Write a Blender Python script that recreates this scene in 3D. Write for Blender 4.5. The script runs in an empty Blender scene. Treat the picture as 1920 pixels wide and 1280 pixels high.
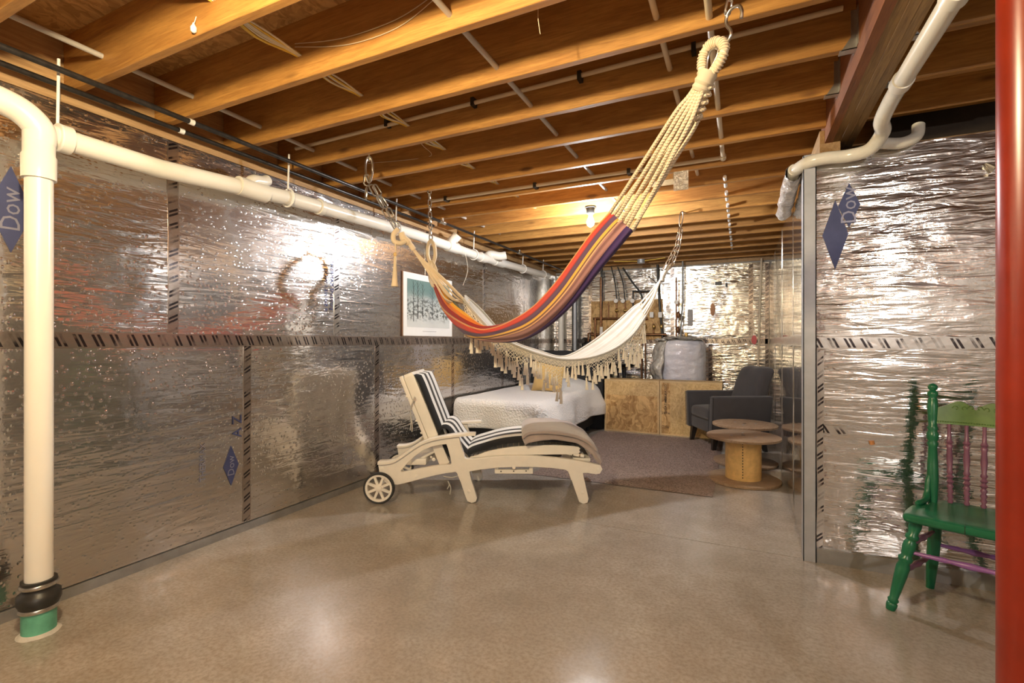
import bpy, bmesh, math, random
from math import sin, cos, pi, radians, sqrt, atan2
from mathutils import Vector, Matrix, Euler, noise
random.seed(7)
S = bpy.context.scene
COL = S.collection

# ------------------------------------------------------------------ camera
F = 907.0; CX, CY = 960.0, 640.0; CAMZ = 1.22
YAW = radians(25.36)
cam_d = bpy.data.cameras.new('camera'); cam = bpy.data.objects.new('camera', cam_d); COL.objects.link(cam)
cam_d.sensor_width = 36.0; cam_d.lens = 36.0 * F / 1920.0; cam_d.clip_start = 0.02
cam.location = (0, 0, CAMZ); cam.rotation_euler = (pi / 2, 0, YAW)
S.camera = cam
# ------------------------------------------------------------------ world and exposure
w = bpy.data.worlds.new('world'); S.world = w; w.use_nodes = True
w.node_tree.nodes['Background'].inputs[0].default_value = (0.5, 0.42, 0.34, 1)
w.node_tree.nodes['Background'].inputs[1].default_value = 0.05
S.view_settings.view_transform = 'Standard'; S.view_settings.look = 'None'
S.view_settings.gamma = 1.0; S.view_settings.use_curve_mapping = False
S.view_settings.exposure = 0.5
# ------------------------------------------------------------------ lamps of the room
# three bare bulbs: their glass is the light source. (place, watts, colour)
BACK = Vector((-1.23, 4.25, 2.285))
NEAR = Vector((-0.95, 0.35, 2.2))
FAR = Vector((1.9, -2.2, 2.3))
LAMPS = {'lit_back': (52, (0.95, 0.97, 1.0)), 'lit_near': (50, (1.0, 0.82, 0.50)), 'lit_far': (92, (1.0, 0.95, 0.90))}

def P(x, y, d=None, X=None, Y=None, Z=None):
    """point of the room seen at a pixel of the 1920x1280 photo, on a known plane"""
    u = (x - CX) / F; v = (CY - y) / F
    D = Vector((-sin(YAW) + u * cos(YAW), cos(YAW) + u * sin(YAW), v))
    if d is None:
        if X is not None: d = X / D.x
        elif Y is not None: d = Y / D.y
        else: d = (Z - CAMZ) / D.z
    return Vector((0, 0, CAMZ)) + D * d

# ------------------------------------------------------------------ materials
def mk(name):
    m = bpy.data.materials.new(name); m.use_nodes = True
    nt = m.node_tree; b = nt.nodes['Principled BSDF']
    return m, nt, b
def node(nt, t, **k):
    n = nt.nodes.new(t)
    for a, v in k.items():
        if a.startswith('i_'):
            n.inputs[int(a[2:])].default_value = v
        else: setattr(n, a, v)
    return n
def coords(nt, scale=(1, 1, 1), kind='Object', rot=(0, 0, 0)):
    tc = node(nt, 'ShaderNodeTexCoord'); mp = node(nt, 'ShaderNodeMapping')
    mp.inputs['Scale'].default_value = scale; mp.inputs['Rotation'].default_value = rot
    nt.links.new(tc.outputs[kind], mp.inputs[0]); return mp.outputs[0]
def noise_tex(nt, vec, scale, detail=4, rough=.55, dist=0):
    n = node(nt, 'ShaderNodeTexNoise'); n.inputs['Scale'].default_value = scale
    n.inputs['Detail'].default_value = detail; n.inputs['Roughness'].default_value = rough
    n.inputs['Distortion'].default_value = dist
    nt.links.new(vec, n.inputs['Vector']); return n.outputs['Fac']
def ramp(nt, fac, stops, interp='LINEAR'):
    r = node(nt, 'ShaderNodeValToRGB'); cr = r.color_ramp; cr.interpolation = interp
    while len(cr.elements) < len(stops): cr.elements.new(1.0)
    for i in range(len(stops)):
        cr.elements[i].position = stops[i][0]; c = stops[i][1]
        cr.elements[i].color = (c[0], c[1], c[2], 1) if not isinstance(c, (int, float)) else (c, c, c, 1)
    nt.links.new(fac, r.inputs[0]); return r.outputs[0]
def bump(nt, b, h, strength, dist=.01, prev=None):
    n = node(nt, 'ShaderNodeBump'); n.inputs['Strength'].default_value = strength
    n.inputs['Distance'].default_value = dist
    nt.links.new(h, n.inputs['Height'])
    if prev: nt.links.new(prev, n.inputs['Normal'])
    nt.links.new(n.outputs[0], b.inputs['Normal']); return n.outputs[0]
def mixc(nt, fac, a, c, mode='MIX'):
    n = node(nt, 'ShaderNodeMix', data_type='RGBA', blend_type=mode)
    if isinstance(fac, (int, float)): n.inputs[0].default_value = fac
    else: nt.links.new(fac, n.inputs[0])
    for i, v in ((6, a), (7, c)):
        if isinstance(v, tuple): n.inputs[i].default_value = (*v[:3], 1)
        else: nt.links.new(v, n.inputs[i])
    return n.outputs[2]
def math_(nt, op, a, b_=None):
    n = node(nt, 'ShaderNodeMath', operation=op)
    for i, v in enumerate((a, b_)):
        if v is None: continue
        if isinstance(v, (int, float)): n.inputs[i].default_value = v
        else: nt.links.new(v, n.inputs[i])
    return n.outputs[0]
def plain(name, col, rough=.5, metal=0.0, nscale=30, namt=.12, bmp=.1, bd=.002, spec=.5):
    m, nt, b = mk(name); v = coords(nt)
    f = noise_tex(nt, v, nscale)
    lo = tuple(c * (1 - namt) for c in col); hi = tuple(min(1, c * (1 + namt)) for c in col)
    nt.links.new(ramp(nt, f, [(.3, lo), (.7, hi)]), b.inputs['Base Color'])
    b.inputs['Roughness'].default_value = rough; b.inputs['Metallic'].default_value = metal
    b.inputs['Specular IOR Level'].default_value = spec
    if bmp: bump(nt, b, f, bmp, bd)
    return m
def foil_mat(name, wr=(1.3, 1.3, 9), amt=.5, col=(.76, .735, .715), rr=(.06, .13), bub=.25, wd=.012, haze=.15, vs=38, warm=.0):
    m, nt, b = mk(name); v = coords(nt, wr); v0 = coords(nt)
    b.inputs['Metallic'].default_value = 1.0
    big = noise_tex(nt, v0, 1.6, 3)
    nt.links.new(ramp(nt, big, [(.3, tuple(c * .86 for c in col)), (.7, col)]), b.inputs['Base Color'])
    w1 = noise_tex(nt, v, 2.2, 3, .5, .6); w2 = noise_tex(nt, v0, 34, 4, .6)
    w3 = noise_tex(nt, v0, 4.5, 2, .45, 0)
    am = ramp(nt, noise_tex(nt, v0, 1.3, 2), [(.35, .25), (.65, 1.0)]); w1 = math_(nt, 'MULTIPLY', math_(nt, 'SUBTRACT', w1, .5), am)
    vo = node(nt, 'ShaderNodeTexVoronoi'); vo.inputs['Scale'].default_value = vs
    nt.links.new(v0, vo.inputs['Vector'])
    sp = ramp(nt, vo.outputs['Distance'], [(.0, 1.0), (.36, 0.0)])
    n1 = bump(nt, b, w3, .5, wd * 1.2)
    n2 = bump(nt, b, w1, 1.0, wd, n1)
    n3 = bump(nt, b, w2, .5, wd * .10, n2)
    bump(nt, b, sp, bub, .0016, n3)
    rg = ramp(nt, w3, [(.3, rr[0]), (.7, rr[1])])
    nt.links.new(rg, b.inputs['Roughness'])
    # foil has a sharp mirror lobe and a hazy one
    g = node(nt, 'ShaderNodeBsdfGlossy'); g.inputs['Roughness'].default_value = .34; g.inputs['Color'].default_value = (*col, 1)
    nt.links.new(n2, g.inputs['Normal'])
    mx = node(nt, 'ShaderNodeMixShader'); mx.inputs[0].default_value = haze
    nt.links.new(b.outputs[0], mx.inputs[1]); nt.links.new(g.outputs[0], mx.inputs[2])
    nt.links.new(mx.outputs[0], nt.nodes['Material Output'].inputs[0])
    return m
def wood_mat(name, a, c, grain=(1, 14, 14), rough=.6, knots=True, rnd=.18, bmp=.25):
    m, nt, b = mk(name); v = coords(nt, grain); v0 = coords(nt, tuple(g ** .5 for g in grain))
    g1 = noise_tex(nt, v, 3.2, 6, .6, 1.0); g2 = noise_tex(nt, v0, 1.1, 2)
    col = ramp(nt, g1, [(.3, a), (.68, c)])
    fine = noise_tex(nt, coords(nt, tuple(g * 4 for g in grain)), 4, 3)
    col = mixc(nt, ramp(nt, fine, [(.3, .35), (.55, 0)]), col, tuple(x * .5 for x in a))
    col = mixc(nt, ramp(nt, g2, [(.35, 0.0), (.7, .45)]), col, tuple(x * .62 for x in a))
    if knots:
        kn = node(nt, 'ShaderNodeTexVoronoi'); kn.inputs['Scale'].default_value = 1.0
        vk = coords(nt, (1.7 if grain[0] < 3 else 5, 1.7 if grain[1] < 3 else 5, 5)); nt.links.new(vk, kn.inputs['Vector'])
        kf = ramp(nt, kn.outputs['Distance'], [(.05, .85), (.12, 0.0)])
        col = mixc(nt, kf, col, (a[0] * .3, a[1] * .25, a[2] * .2))
    oi = node(nt, 'ShaderNodeObjectInfo')
    hs = node(nt, 'ShaderNodeHueSaturation'); nt.links.new(col, hs.inputs['Color'])
    mr = node(nt, 'ShaderNodeMapRange'); mr.inputs[3].default_value = 1 - rnd; mr.inputs[4].default_value = 1 + rnd
    nt.links.new(oi.outputs['Random'], mr.inputs[0]); nt.links.new(mr.outputs[0], hs.inputs['Value'])
    nt.links.new(hs.outputs[0], b.inputs['Base Color'])
    b.inputs['Roughness'].default_value = rough
    bump(nt, b, g1, bmp * 1.6, .003)
    return m
def osb_mat(name, a=(.42, .25, .09), c=(.75, .52, .26), scale=22):
    m, nt, b = mk(name); v0 = coords(nt)
    nz = node(nt, 'ShaderNodeTexNoise'); nz.inputs['Scale'].default_value = 6; nt.links.new(v0, nz.inputs['Vector'])
    mx = node(nt, 'ShaderNodeVectorMath', operation='MULTIPLY_ADD')
    nt.links.new(nz.outputs['Color'], mx.inputs[0]); mx.inputs[1].default_value = (.22, .22, .22); nt.links.new(v0, mx.inputs[2])
    vo = node(nt, 'ShaderNodeTexVoronoi'); vo.inputs['Scale'].default_value = scale; nt.links.new(mx.outputs[0], vo.inputs['Vector'])
    mp = node(nt, 'ShaderNodeMapping'); mp.inputs['Scale'].default_value = (2.6, 1, .7); mp.inputs['Rotation'].default_value = (.5, .9, .3)
    nt.links.new(mx.outputs[0], mp.inputs[0])
    v2 = node(nt, 'ShaderNodeTexVoronoi'); v2.inputs['Scale'].default_value = scale * .8; nt.links.new(mp.outputs[0], v2.inputs['Vector'])
    s1 = node(nt, 'ShaderNodeSeparateColor'); nt.links.new(vo.outputs['Color'], s1.inputs[0])
    s2 = node(nt, 'ShaderNodeSeparateColor'); nt.links.new(v2.outputs['Color'], s2.inputs[0])
    f = math_(nt, 'ADD', math_(nt, 'MULTIPLY', s1.outputs[0], .5), math_(nt, 'MULTIPLY', s2.outputs[1], .5))
    nt.links.new(ramp(nt, f, [(.15, a), (.5, tuple((x + y) / 2 for x, y in zip(a, c))), (.85, c)]), b.inputs['Base Color'])
    b.inputs['Roughness'].default_value = .65
    bump(nt, b, f, .3, .002)
    return m
def fabric_mat(name, col, scale=260, rough=.9, amt=.3, stripes=None, sheen=.2, dist=.0015):
    m, nt, b = mk(name); v = coords(nt)
    n = noise_tex(nt, v, scale, 2); big = noise_tex(nt, v, 7, 3)
    lo = tuple(c * .82 for c in col)
    nt.links.new(ramp(nt, big, [(.3, lo), (.7, col)]), b.inputs['Base Color'])
    if stripes:
        tc = node(nt, 'ShaderNodeUVMap'); sx = node(nt, 'ShaderNodeSeparateXYZ'); nt.links.new(tc.outputs[0], sx.inputs[0])
        wob = math_(nt, 'ADD', sx.outputs[1], math_(nt, 'MULTIPLY', math_(nt, 'SUBTRACT', big, .5), .006))
        nt.links.new(ramp(nt, wob, stripes, 'CONSTANT'), b.inputs['Base Color'])
    b.inputs['Roughness'].default_value = rough; b.inputs['Sheen Weight'].default_value = sheen
    bump(nt, b, n, amt, dist); return m

M = {}
M['foil'] = foil_mat('foil_facing_left', bub=1.0, wd=.0075, rr=(.07, .15), haze=.2)
M['foil_r'] = foil_mat('foil_facing_right', wr=(1.6, 1.6, 11), bub=.15, wd=.011)
M['foil_b'] = foil_mat('foil_facing_back', wr=(1.6, 1.6, 13), rr=(.12, .2), bub=.1, wd=.026, col=(.84, .82, .78))
M['foil_i'] = foil_mat('foil_facing_inner', wr=(1.6, 1.6, 3), rr=(.03, .07), bub=.15, wd=.0022, haze=.08, col=(.84, .82, .78))
M['joist'] = wood_mat('joist_pine', (.38, .162, .036), (.62, .315, .078), grain=(1, 12, 12))
M['sill'] = wood_mat('sill_pine', (.40, .22, .09), (.66, .42, .20), grain=(12, 1, 12), knots=False)
M['beam'] = wood_mat('beam_laminated', (.20, .105, .035), (.40, .24, .09), grain=(20, 1, 20), knots=False, rnd=.1)
M['beam_red'] = wood_mat('beam_red_side', (.21, .07, .025), (.36, .13, .04), grain=(16, 1, 16), knots=False, rnd=.05)
M['subfloor'] = osb_mat('subfloor_board', (.36, .19, .06), (.64, .38, .15), 30)
M['osb'] = osb_mat('strand_board', (.36, .19, .06), (.72, .47, .20), 20)
M['osb_light'] = osb_mat('strand_board_pale', (.50, .32, .13), (.70, .50, .24), 45)
M['pine_edge'] = wood_mat('pine_edge', (.62, .42, .20), (.80, .58, .30), grain=(6, 6, 6), knots=False, rnd=.05)
M['galv'] = plain('galvanised_steel', (.42, .43, .46), .45, .45, 12, .08, .1)
M['galv_dull'] = plain('galvanised_dull', (.30, .29, .28), .5, .5, 12, .15, .1)
M['hanger'] = plain('hanger_steel', (.55, .53, .50), .38, .9, 30, .1, .1)
M['pvc'] = plain('white_pvc', (.84, .80, .72), .28, 0, 5, .03, .02)
M['pvc2'] = plain('white_pvc_shiny', (.80, .77, .70), .2, 0, 25, .05, .5, .004)
M['rubber'] = plain('black_rubber', (.025, .024, .022), .4, 0, 30, .2)
M['steel'] = plain('zinc_steel', (.62, .60, .56), .28, 1.0, 60, .1, .05)
M['green_pvc'] = plain('green_pvc', (.13, .42, .28), .5, 0, 14, .3)
M['plaster'] = plain('patch_mortar', (.55, .52, .47), .9, 0, 18, .2, .5, .01)
M['black_pipe'] = plain('black_iron', (.05, .045, .042), .32, .6, 40, .3)
M['grey_pipe'] = plain('grey_plastic_pipe', (.50, .46, .42), .35, 0, 8, .05, 0)
M['tan_pipe'] = plain('tan_plastic_pipe', (.68, .56, .40), .4, 0, 8, .05, 0)
M['cable_y'] = plain('yellow_cable', (.82, .56, .08), .4, 0, 8, .05, 0)
M['cable_w'] = plain('white_cable', (.78, .72, .60), .4, 0, 8, .05, 0)
M['red_steel'] = plain('red_painted_steel', (.19, .015, .004), .3, 0, 7, .18, .12, .004)
M['white_plastic'] = plain('white_plastic', (.88, .85, .80), .45, 0, 20, .03, .04)
M['chaise'] = plain('white_resin', (.84, .79, .71), .42, 0, 14, .03, .05)
M['tyre'] = plain('black_tyre', (.03, .03, .03), .6, 0, 50, .2)
M['armchair'] = fabric_mat('charcoal_upholstery', (.050, .045, .048), 320, .95, .35)
M['dark_wood'] = plain('dark_chair_leg', (.02, .016, .014), .35, 0, 20, .2)
M['spool_top'] = wood_mat('weathered_plywood', (.27, .17, .10), (.46, .32, .20), grain=(3, 12, 6), rnd=.08, knots=False)
M['spool_hub'] = plain('spool_cardboard_hub', (.72, .47, .19), .55, 0, 22, .14, .1)
M['green'] = plain('green_paint', (.012, .135, .062), .28, 0, 10, .12, .15, .003)
M['green_pale'] = plain('worn_green_paint', (.10, .18, .045), .32, 0, 12, .25, .15, .003)
M['purple'] = plain('purple_paint', (.26, .11, .32), .32, 0, 12, .12, .1)
M['mauve'] = plain('mauve_paint', (.20, .085, .14), .32, 0, 12, .12, .1)
M['black'] = plain('black_fabric_base', (.012, .012, .014), .8, 0, 60, .2)
M['black_gloss'] = plain('black_enamel', (.012, .013, .016), .25, 0, 20, .2)
M['pillow'] = fabric_mat('mustard_linen', (.62, .42, .16), 300, .95, .3)
M['cream_cord'] = fabric_mat('cream_cotton_cord', (.78, .62, .42), 420, .95, .4)
M['rope'] = None
M['tassel'] = fabric_mat('cream_cotton_tassel', (.90, .83, .70), 220, .95, .4)
M['white_cloth'] = fabric_mat('white_hammock_cloth', (.54, .51, .45), 260, .95, .3)
M['blanket'] = fabric_mat('mauve_grey_plush', (.42, .34, .31), 150, 1.0, .8, sheen=.6, dist=.004)
M['rug'] = plain('beige_shag', (.36, .275, .235), 1.0, 0, 75, .38, 1.0, .03, 0.1)
M['paper'] = plain('poster_paper', (.82, .82, .80), .5, 0, 10, .02, 0)
M['brown_edge'] = plain('brown_board_edge', (.22, .11, .06), .7)
M['blue_ink'] = plain('blue_ink', (.06, .07, .16), .45, .4, 10, .15, 0)
M['brass'] = plain('brass_valve', (.55, .38, .14), .3, .9, 30, .1)
M['copper_dark'] = plain('aged_copper', (.24, .12, .06), .4, .8, 20, .3)
M['insul'] = plain('grey_insulation_wrap', (.50, .47, .42), .25, .1, 14, .35, 1.0, .03)
M['tank'] = plain('white_tank_wrap', (.74, .73, .78), .22, .1, 8, .06, .7, .03)
M['red_tag'] = plain('red_tag', (.60, .10, .10), .5)
M['orange_tag'] = plain('orange_brown_tag', (.50, .22, .08), .5)
M['grey_tag'] = plain('grey_tag', (.36, .34, .33), .5)
M['black_ink'] = plain('black_ink', (.02, .02, .02), .6)
M['concrete_wall'] = plain('concrete_wall', (.36, .33, .29), .85, 0, 5, .2, .5, .01)
M['shadow_gap'] = plain('gap_shade_sheet', (.05, .035, .025), .9)  # near-black colour stands in for shade in the gap
M['film'] = plain('crumpled_plastic_film', (.72, .68, .66), .15, .35, 20, .15, 1.0, .03)

def build_special():
    # concrete floor
    m, nt, b = mk('polished_concrete'); v = coords(nt)
    n1 = noise_tex(nt, v, .8, 5, .6, .5); n2 = noise_tex(nt, v, 7, 5, .6, 0); n3 = noise_tex(nt, v, 60, 3, .6)
    c = ramp(nt, n1, [(.25, (.26, .222, .182)), (.5, (.38, .338, .292)), (.75, (.48, .44, .395))])
    c = mixc(nt, ramp(nt, n2, [(.35, .0), (.75, .55)]), c, (.25, .208, .165))
    c = mixc(nt, ramp(nt, n3, [(.35, .5), (.6, .0)]), c, (.21, .172, .138))
    nt.links.new(c, b.inputs['Base Color'])
    nt.links.new(ramp(nt, n2, [(.3, .14), (.75, .21)]), b.inputs['Roughness'])
    b.inputs['Specular IOR Level'].default_value = .4
    bump(nt, b, n3, .1, .001)
    M['floor'] = m
    # tapes
    for nm, base in (('tape', (.46, .40, .36)), ('tape_pale', (.68, .66, .64))):
        m, nt, b = mk('printed_' + nm)
        tc = node(nt, 'ShaderNodeUVMap'); sx = node(nt, 'ShaderNodeSeparateXYZ'); nt.links.new(tc.outputs[0], sx.inputs[0])
        vv = coords(nt); nz = noise_tex(nt, vv, 9, 3)
        f = math_(nt, 'FRACT', math_(nt, 'ADD', math_(nt, 'MULTIPLY', sx.outputs[0], 1 / .075), math_(nt, 'MULTIPLY', sx.outputs[1], .42)))
        s = ramp(nt, f, [(0, 1), (.17, 0), (.3, 1), (.47, 0)], 'CONSTANT')
        edge = ramp(nt, sx.outputs[1], [(0, 0), (.1, 1), (.9, 0)], 'CONSTANT')
        wear = ramp(nt, nz, [(.42, .25), (.5, 1)])
        fac = math_(nt, 'MULTIPLY', math_(nt, 'MULTIPLY', s, edge), wear)
        nt.links.new(mixc(nt, fac, base, (.07, .06, .065)), b.inputs['Base Color'])
        b.inputs['Metallic'].default_value = .92; b.inputs['Roughness'].default_value = .2
        bump(nt, b, nz, .5, .004); M[nm] = m
    # emissive bulb
    for k, (wt, c) in LAMPS.items():
        m, nt, b = mk(k); b.inputs['Emission Color'].default_value = (*c, 1); b.inputs['Emission Strength'].default_value = wt / (pi * .0115)
        M[k] = m
    # twisted rope
    def rope(name, col, f=220):
        m, nt, b = mk(name); tc = node(nt, 'ShaderNodeUVMap'); sx = node(nt, 'ShaderNodeSeparateXYZ'); nt.links.new(tc.outputs[0], sx.inputs[0])
        s = math_(nt, 'SINE', math_(nt, 'ADD', math_(nt, 'MULTIPLY', sx.outputs[0], f * 2.6), math_(nt, 'MULTIPLY', sx.outputs[1], 4 * pi)))
        nt.links.new(ramp(nt, s, [(0, tuple(x * .7 for x in col)), (.5, col)]), b.inputs['Base Color'])
        b.inputs['Roughness'].default_value = .9; bump(nt, b, s, .5, .0016); return m
    M['rope'] = rope('twisted_cotton_rope', (.76, .62, .44)); M['rope_w'] = rope('white_twisted_cord', (.82, .76, .64), 260)
    M['wrap'] = rope('whipped_rope_loop', (.78, .66, .48), 230)
    # rainbow cloth
    G = (.12, .13, .10); Yl = (.85, .42, .05); O = (.80, .22, .03); DR = (.36, .02, .02); R = (.62, .05, .03)
    Pu = (.10, .05, .11); Gd = (.70, .40, .08); Br = (.16, .07, .05); Mv = (.34, .17, .16); Nv = (.045, .02, .10)
    Pc = (.72, .40, .20)
    M['rainbow'] = fabric_mat('rainbow_striped_cotton', (.5, .5, .5), 240, .92, .45, stripes=[
        (0, G), (.07, Yl), (.14, O), (.22, DR), (.32, Pc), (.345, O), (.36, R), (.46, DR), (.48, Pu), (.575, Gd), (.625, Br), (.66, Pc), (.68, Mv), (.83, Nv), (.985, Br)], sheen=.1)
    # striped cushion
    K = (.012, .012, .014); W_ = (.80, .79, .76); st = [(0, K)]
    for a in (.13, .40, .69): st += [(a, W_), (a + .10, K), (a + .125, W_) , (a + .17, K)]
    st = [(0, K), (.08, W_), (.20, K), (.35, W_), (.51, K), (.63, W_), (.85, K)]
    M['stripe'] = fabric_mat('black_white_striped_canvas', (.5, .5, .5), 260, .9, .2, stripes=st, sheen=.1)
    # quilted white cover
    m, nt, b = mk('white_quilted_cotton'); v = coords(nt)
    vo = node(nt, 'ShaderNodeTexVoronoi'); vo.inputs['Scale'].default_value = 55; nt.links.new(v, vo.inputs['Vector'])
    b.inputs['Base Color'].default_value = (.80, .79, .77, 1); b.inputs['Roughness'].default_value = .9; b.inputs['Sheen Weight'].default_value = .2
    bump(nt, b, vo.outputs['Distance'], .7, .008); M['quilt'] = m
    # poster picture
    m, nt, b = mk('winter_print'); tc = node(nt, 'ShaderNodeUVMap'); sx = node(nt, 'ShaderNodeSeparateXYZ'); nt.links.new(tc.outputs[0], sx.inputs[0])
    nz = noise_tex(nt, tc.outputs[0], 6, 5, .6); nz2 = noise_tex(nt, tc.outputs[0], 17, 4, .6)
    hgt = math_(nt, 'ADD', sx.outputs[1], math_(nt, 'MULTIPLY', math_(nt, 'SUBTRACT', nz, .5), .28))
    base = ramp(nt, hgt, [(0, (.62, .64, .62)), (.60, (.42, .47, .46)), (.70, (.20, .29, .28)), (.82, (.15, .25, .24))])
    dk = math_(nt, 'MULTIPLY', ramp(nt, nz2, [(.48, 0), (.55, 1)]), ramp(nt, hgt, [(.12, 0), (.25, .85), (.55, .7), (.66, 0)]))
    nt.links.new(mixc(nt, dk, base, (.03, .035, .03)), b.inputs['Base Color']); b.inputs['Roughness'].default_value = .35
    M['print'] = m
build_special()

# ------------------------------------------------------------------ mesh builder
WM = {}
def wmat(o): return WM.get(o, Matrix.Identity(4))
class MB:
    def __init__(s): s.v = []; s.f = []; s.uv = {}
    def add(s, vs, fs, uvs=None):
        o = len(s.v); s.v += [Vector(p) for p in vs]; s.f += [tuple(i + o for i in f) for f in fs]
        if uvs:
            for i, q in enumerate(uvs): s.uv[o + i] = q
        return s
    def box(s, a, b, m=None):
        vs = [Vector((x, y, z)) for x in (a[0], b[0]) for y in (a[1], b[1]) for z in (a[2], b[2])]
        if m: vs = [m @ p for p in vs]
        return s.add(vs, [(0, 1, 3, 2), (4, 6, 7, 5), (0, 4, 5, 1), (2, 3, 7, 6), (0, 2, 6, 4), (1, 5, 7, 3)])
    def tube(s, pts, r, n=10, closed=False, caps=True, ru=None):
        pts = [Vector(p) for p in pts]; N = len(pts)
        rr = r if isinstance(r, (list, tuple)) else [r] * N
        vs = []; uvs = []; L = 0; up = None
        for i in range(N):
            a = pts[(i - 1) % N] if (i > 0 or closed) else pts[i]; c = pts[(i + 1) % N] if (i < N - 1 or closed) else pts[i]
            t = (c - a).normalized()
            if up is None:
                up = t.orthogonal().normalized()
            up = (up - t * up.dot(t)).normalized(); bi = t.cross(up)
            if i: L += (pts[i] - pts[i - 1]).length
            for k in range(n):
                an = 2 * pi * k / n
                vs.append(pts[i] + (up * cos(an) + bi * sin(an)) * rr[i]); uvs.append((L, k / n if k < n / 2 else 1 - k / n))
        fs = []
        for i in range(N if closed else N - 1):
            j = (i + 1) % N
            for k in range(n): k2 = (k + 1) % n; fs.append((i * n + k, i * n + k2, j * n + k2, j * n + k))
        if caps and not closed: fs += [tuple(range(n))[::-1], tuple((N - 1) * n + k for k in range(n))]
        return s.add(vs, fs, uvs)
    def cyl(s, a, b, r, n=20, r2=None): return s.tube([a, b], [r, r if r2 is None else r2], n)
    def lathe(s, a, b, prof, n=16):
        """prof: (t along a-b, radius)"""
        a = Vector(a); b = Vector(b); ax = (b - a); t = ax.normalized(); up = t.orthogonal().normalized(); bi = t.cross(up)
        vs = []
        for (q, r) in prof:
            for k in range(n):
                an = 2 * pi * k / n; vs.append(a + ax * q + (up * cos(an) + bi * sin(an)) * max(r, 1e-4))
        fs = [(i * n + k, i * n + (k + 1) % n, (i + 1) * n + (k + 1) % n, (i + 1) * n + k) for i in range(len(prof) - 1) for k in range(n)]
        fs += [tuple(range(n))[::-1], tuple((len(prof) - 1) * n + k for k in range(n))]
        return s.add(vs, fs)
    def prism(s, poly, fn, a, b):
        """poly 2d extruded between a and b; fn(x,y,t)->3d"""
        n = len(poly); vs = [fn(p[0], p[1], a) for p in poly] + [fn(p[0], p[1], b) for p in poly]
        return s.add(vs, [tuple(range(n)), tuple(range(2 * n - 1, n - 1, -1))] + [(i, i + n, (i + 1) % n + n, (i + 1) % n) for i in range(n)])
    def grid(s, fn, nu, nv, cu=False, uv=True):
        vs = []; uvs = []
        for i in range(nu if cu else nu + 1):
            for j in range(nv + 1):
                vs.append(Vector(fn(i / nu, j / nv))); uvs.append((i / nu, j / nv))
        fs = []
        for i in range(nu):
            i2 = (i + 1) % nu if cu else i + 1
            for j in range(nv): fs.append((i * (nv + 1) + j, i2 * (nv + 1) + j, i2 * (nv + 1) + j + 1, i * (nv + 1) + j + 1))
        return s.add(vs, fs, uvs if uv else None)
    def rbox(s, a, b, r=.02, seg=3, fn=None):
        bm = bmesh.new(); bmesh.ops.create_cube(bm, size=1)
        c = [(a[i] + b[i]) / 2 for i in range(3)]; d = [b[i] - a[i] for i in range(3)]
        for v in bm.verts: v.co = Vector([c[i] + v.co[i] * d[i] for i in range(3)])
        bmesh.ops.bevel(bm, geom=bm.edges[:], offset=r, segments=seg, affect='EDGES', profile=.5, clamp_overlap=True)
        if fn and seg > 3: bmesh.ops.subdivide_edges(bm, edges=[e for e in bm.edges if e.calc_length() > .12], cuts=5, use_grid_fill=True)
        bm.verts.ensure_lookup_table()
        vs = [fn(v.co.copy()) if fn else v.co.copy() for v in bm.verts]; fs = [[v.index for v in f.verts] for f in bm.faces]
        bm.free(); return s.add(vs, fs)
    def build(s, name, mat, parent=None, world=True, smooth=True, ang=40, bev=0, top=False, label=None):
        me = bpy.data.meshes.new(name)
        vs = s.v
        loc = Vector((0, 0, 0))
        if parent is not None:
            if world:
                inv = wmat(parent).inverted(); vs = [inv @ p for p in vs]
        elif top:
            xs = [p.x for p in vs]; ys = [p.y for p in vs]; zs = [p.z for p in vs]
            loc = Vector(((min(xs) + max(xs)) / 2, (min(ys) + max(ys)) / 2, min(zs))); vs = [p - loc for p in vs]
        me.from_pydata([tuple(p) for p in vs], [], s.f)
        bm = bmesh.new(); bm.from_mesh(me); bmesh.ops.recalc_face_normals(bm, faces=bm.faces[:])
        if bev: bmesh.ops.bevel(bm, geom=bm.edges[:], offset=bev, segments=1, affect='EDGES', clamp_overlap=True)
        bm.to_mesh(me); bm.free()
        if s.uv and not bev:
            l = me.uv_layers.new(name='uv')
            for lp in me.loops: l.data[lp.index].uv = s.uv.get(lp.vertex_index, (0, 0))
        me.update()
        if smooth: me.shade_smooth(); me.set_sharp_from_angle(angle=radians(ang))
        me.materials.append(M[mat] if isinstance(mat, str) else mat)
        o = bpy.data.objects.new(name, me); COL.objects.link(o)
        if parent is not None: o.parent = parent; WM[o] = wmat(parent)
        else: o.location = loc; WM[o] = Matrix.Translation(loc)
        if label: o['label'] = label
        return o
def thing(name, label, cat, loc=(0, 0, 0), rz=0, group=None):
    o = bpy.data.objects.new(name, None); o.empty_display_size = .1; COL.objects.link(o)
    o.location = loc; o.rotation_euler = (0, 0, rz); WM[o] = Matrix.Translation(Vector(loc)) @ Matrix.Rotation(rz, 4, 'Z')
    o['label'] = label; o['category'] = cat
    if group: o['group'] = group
    return o
def tag(o, label, cat, group=None, kind=None):
    o['label'] = label; o['category'] = cat
    if group: o['group'] = group
    if kind: o['kind'] = kind
    return o
def struct(o, label=None):
    o['kind'] = 'structure'
    if label: o['label'] = label
    return o
def setting(name, label):
    o = bpy.data.objects.new(name, None); COL.objects.link(o); o['kind'] = 'structure'; o['label'] = label; WM[o] = Matrix.Identity(4); return o
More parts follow.
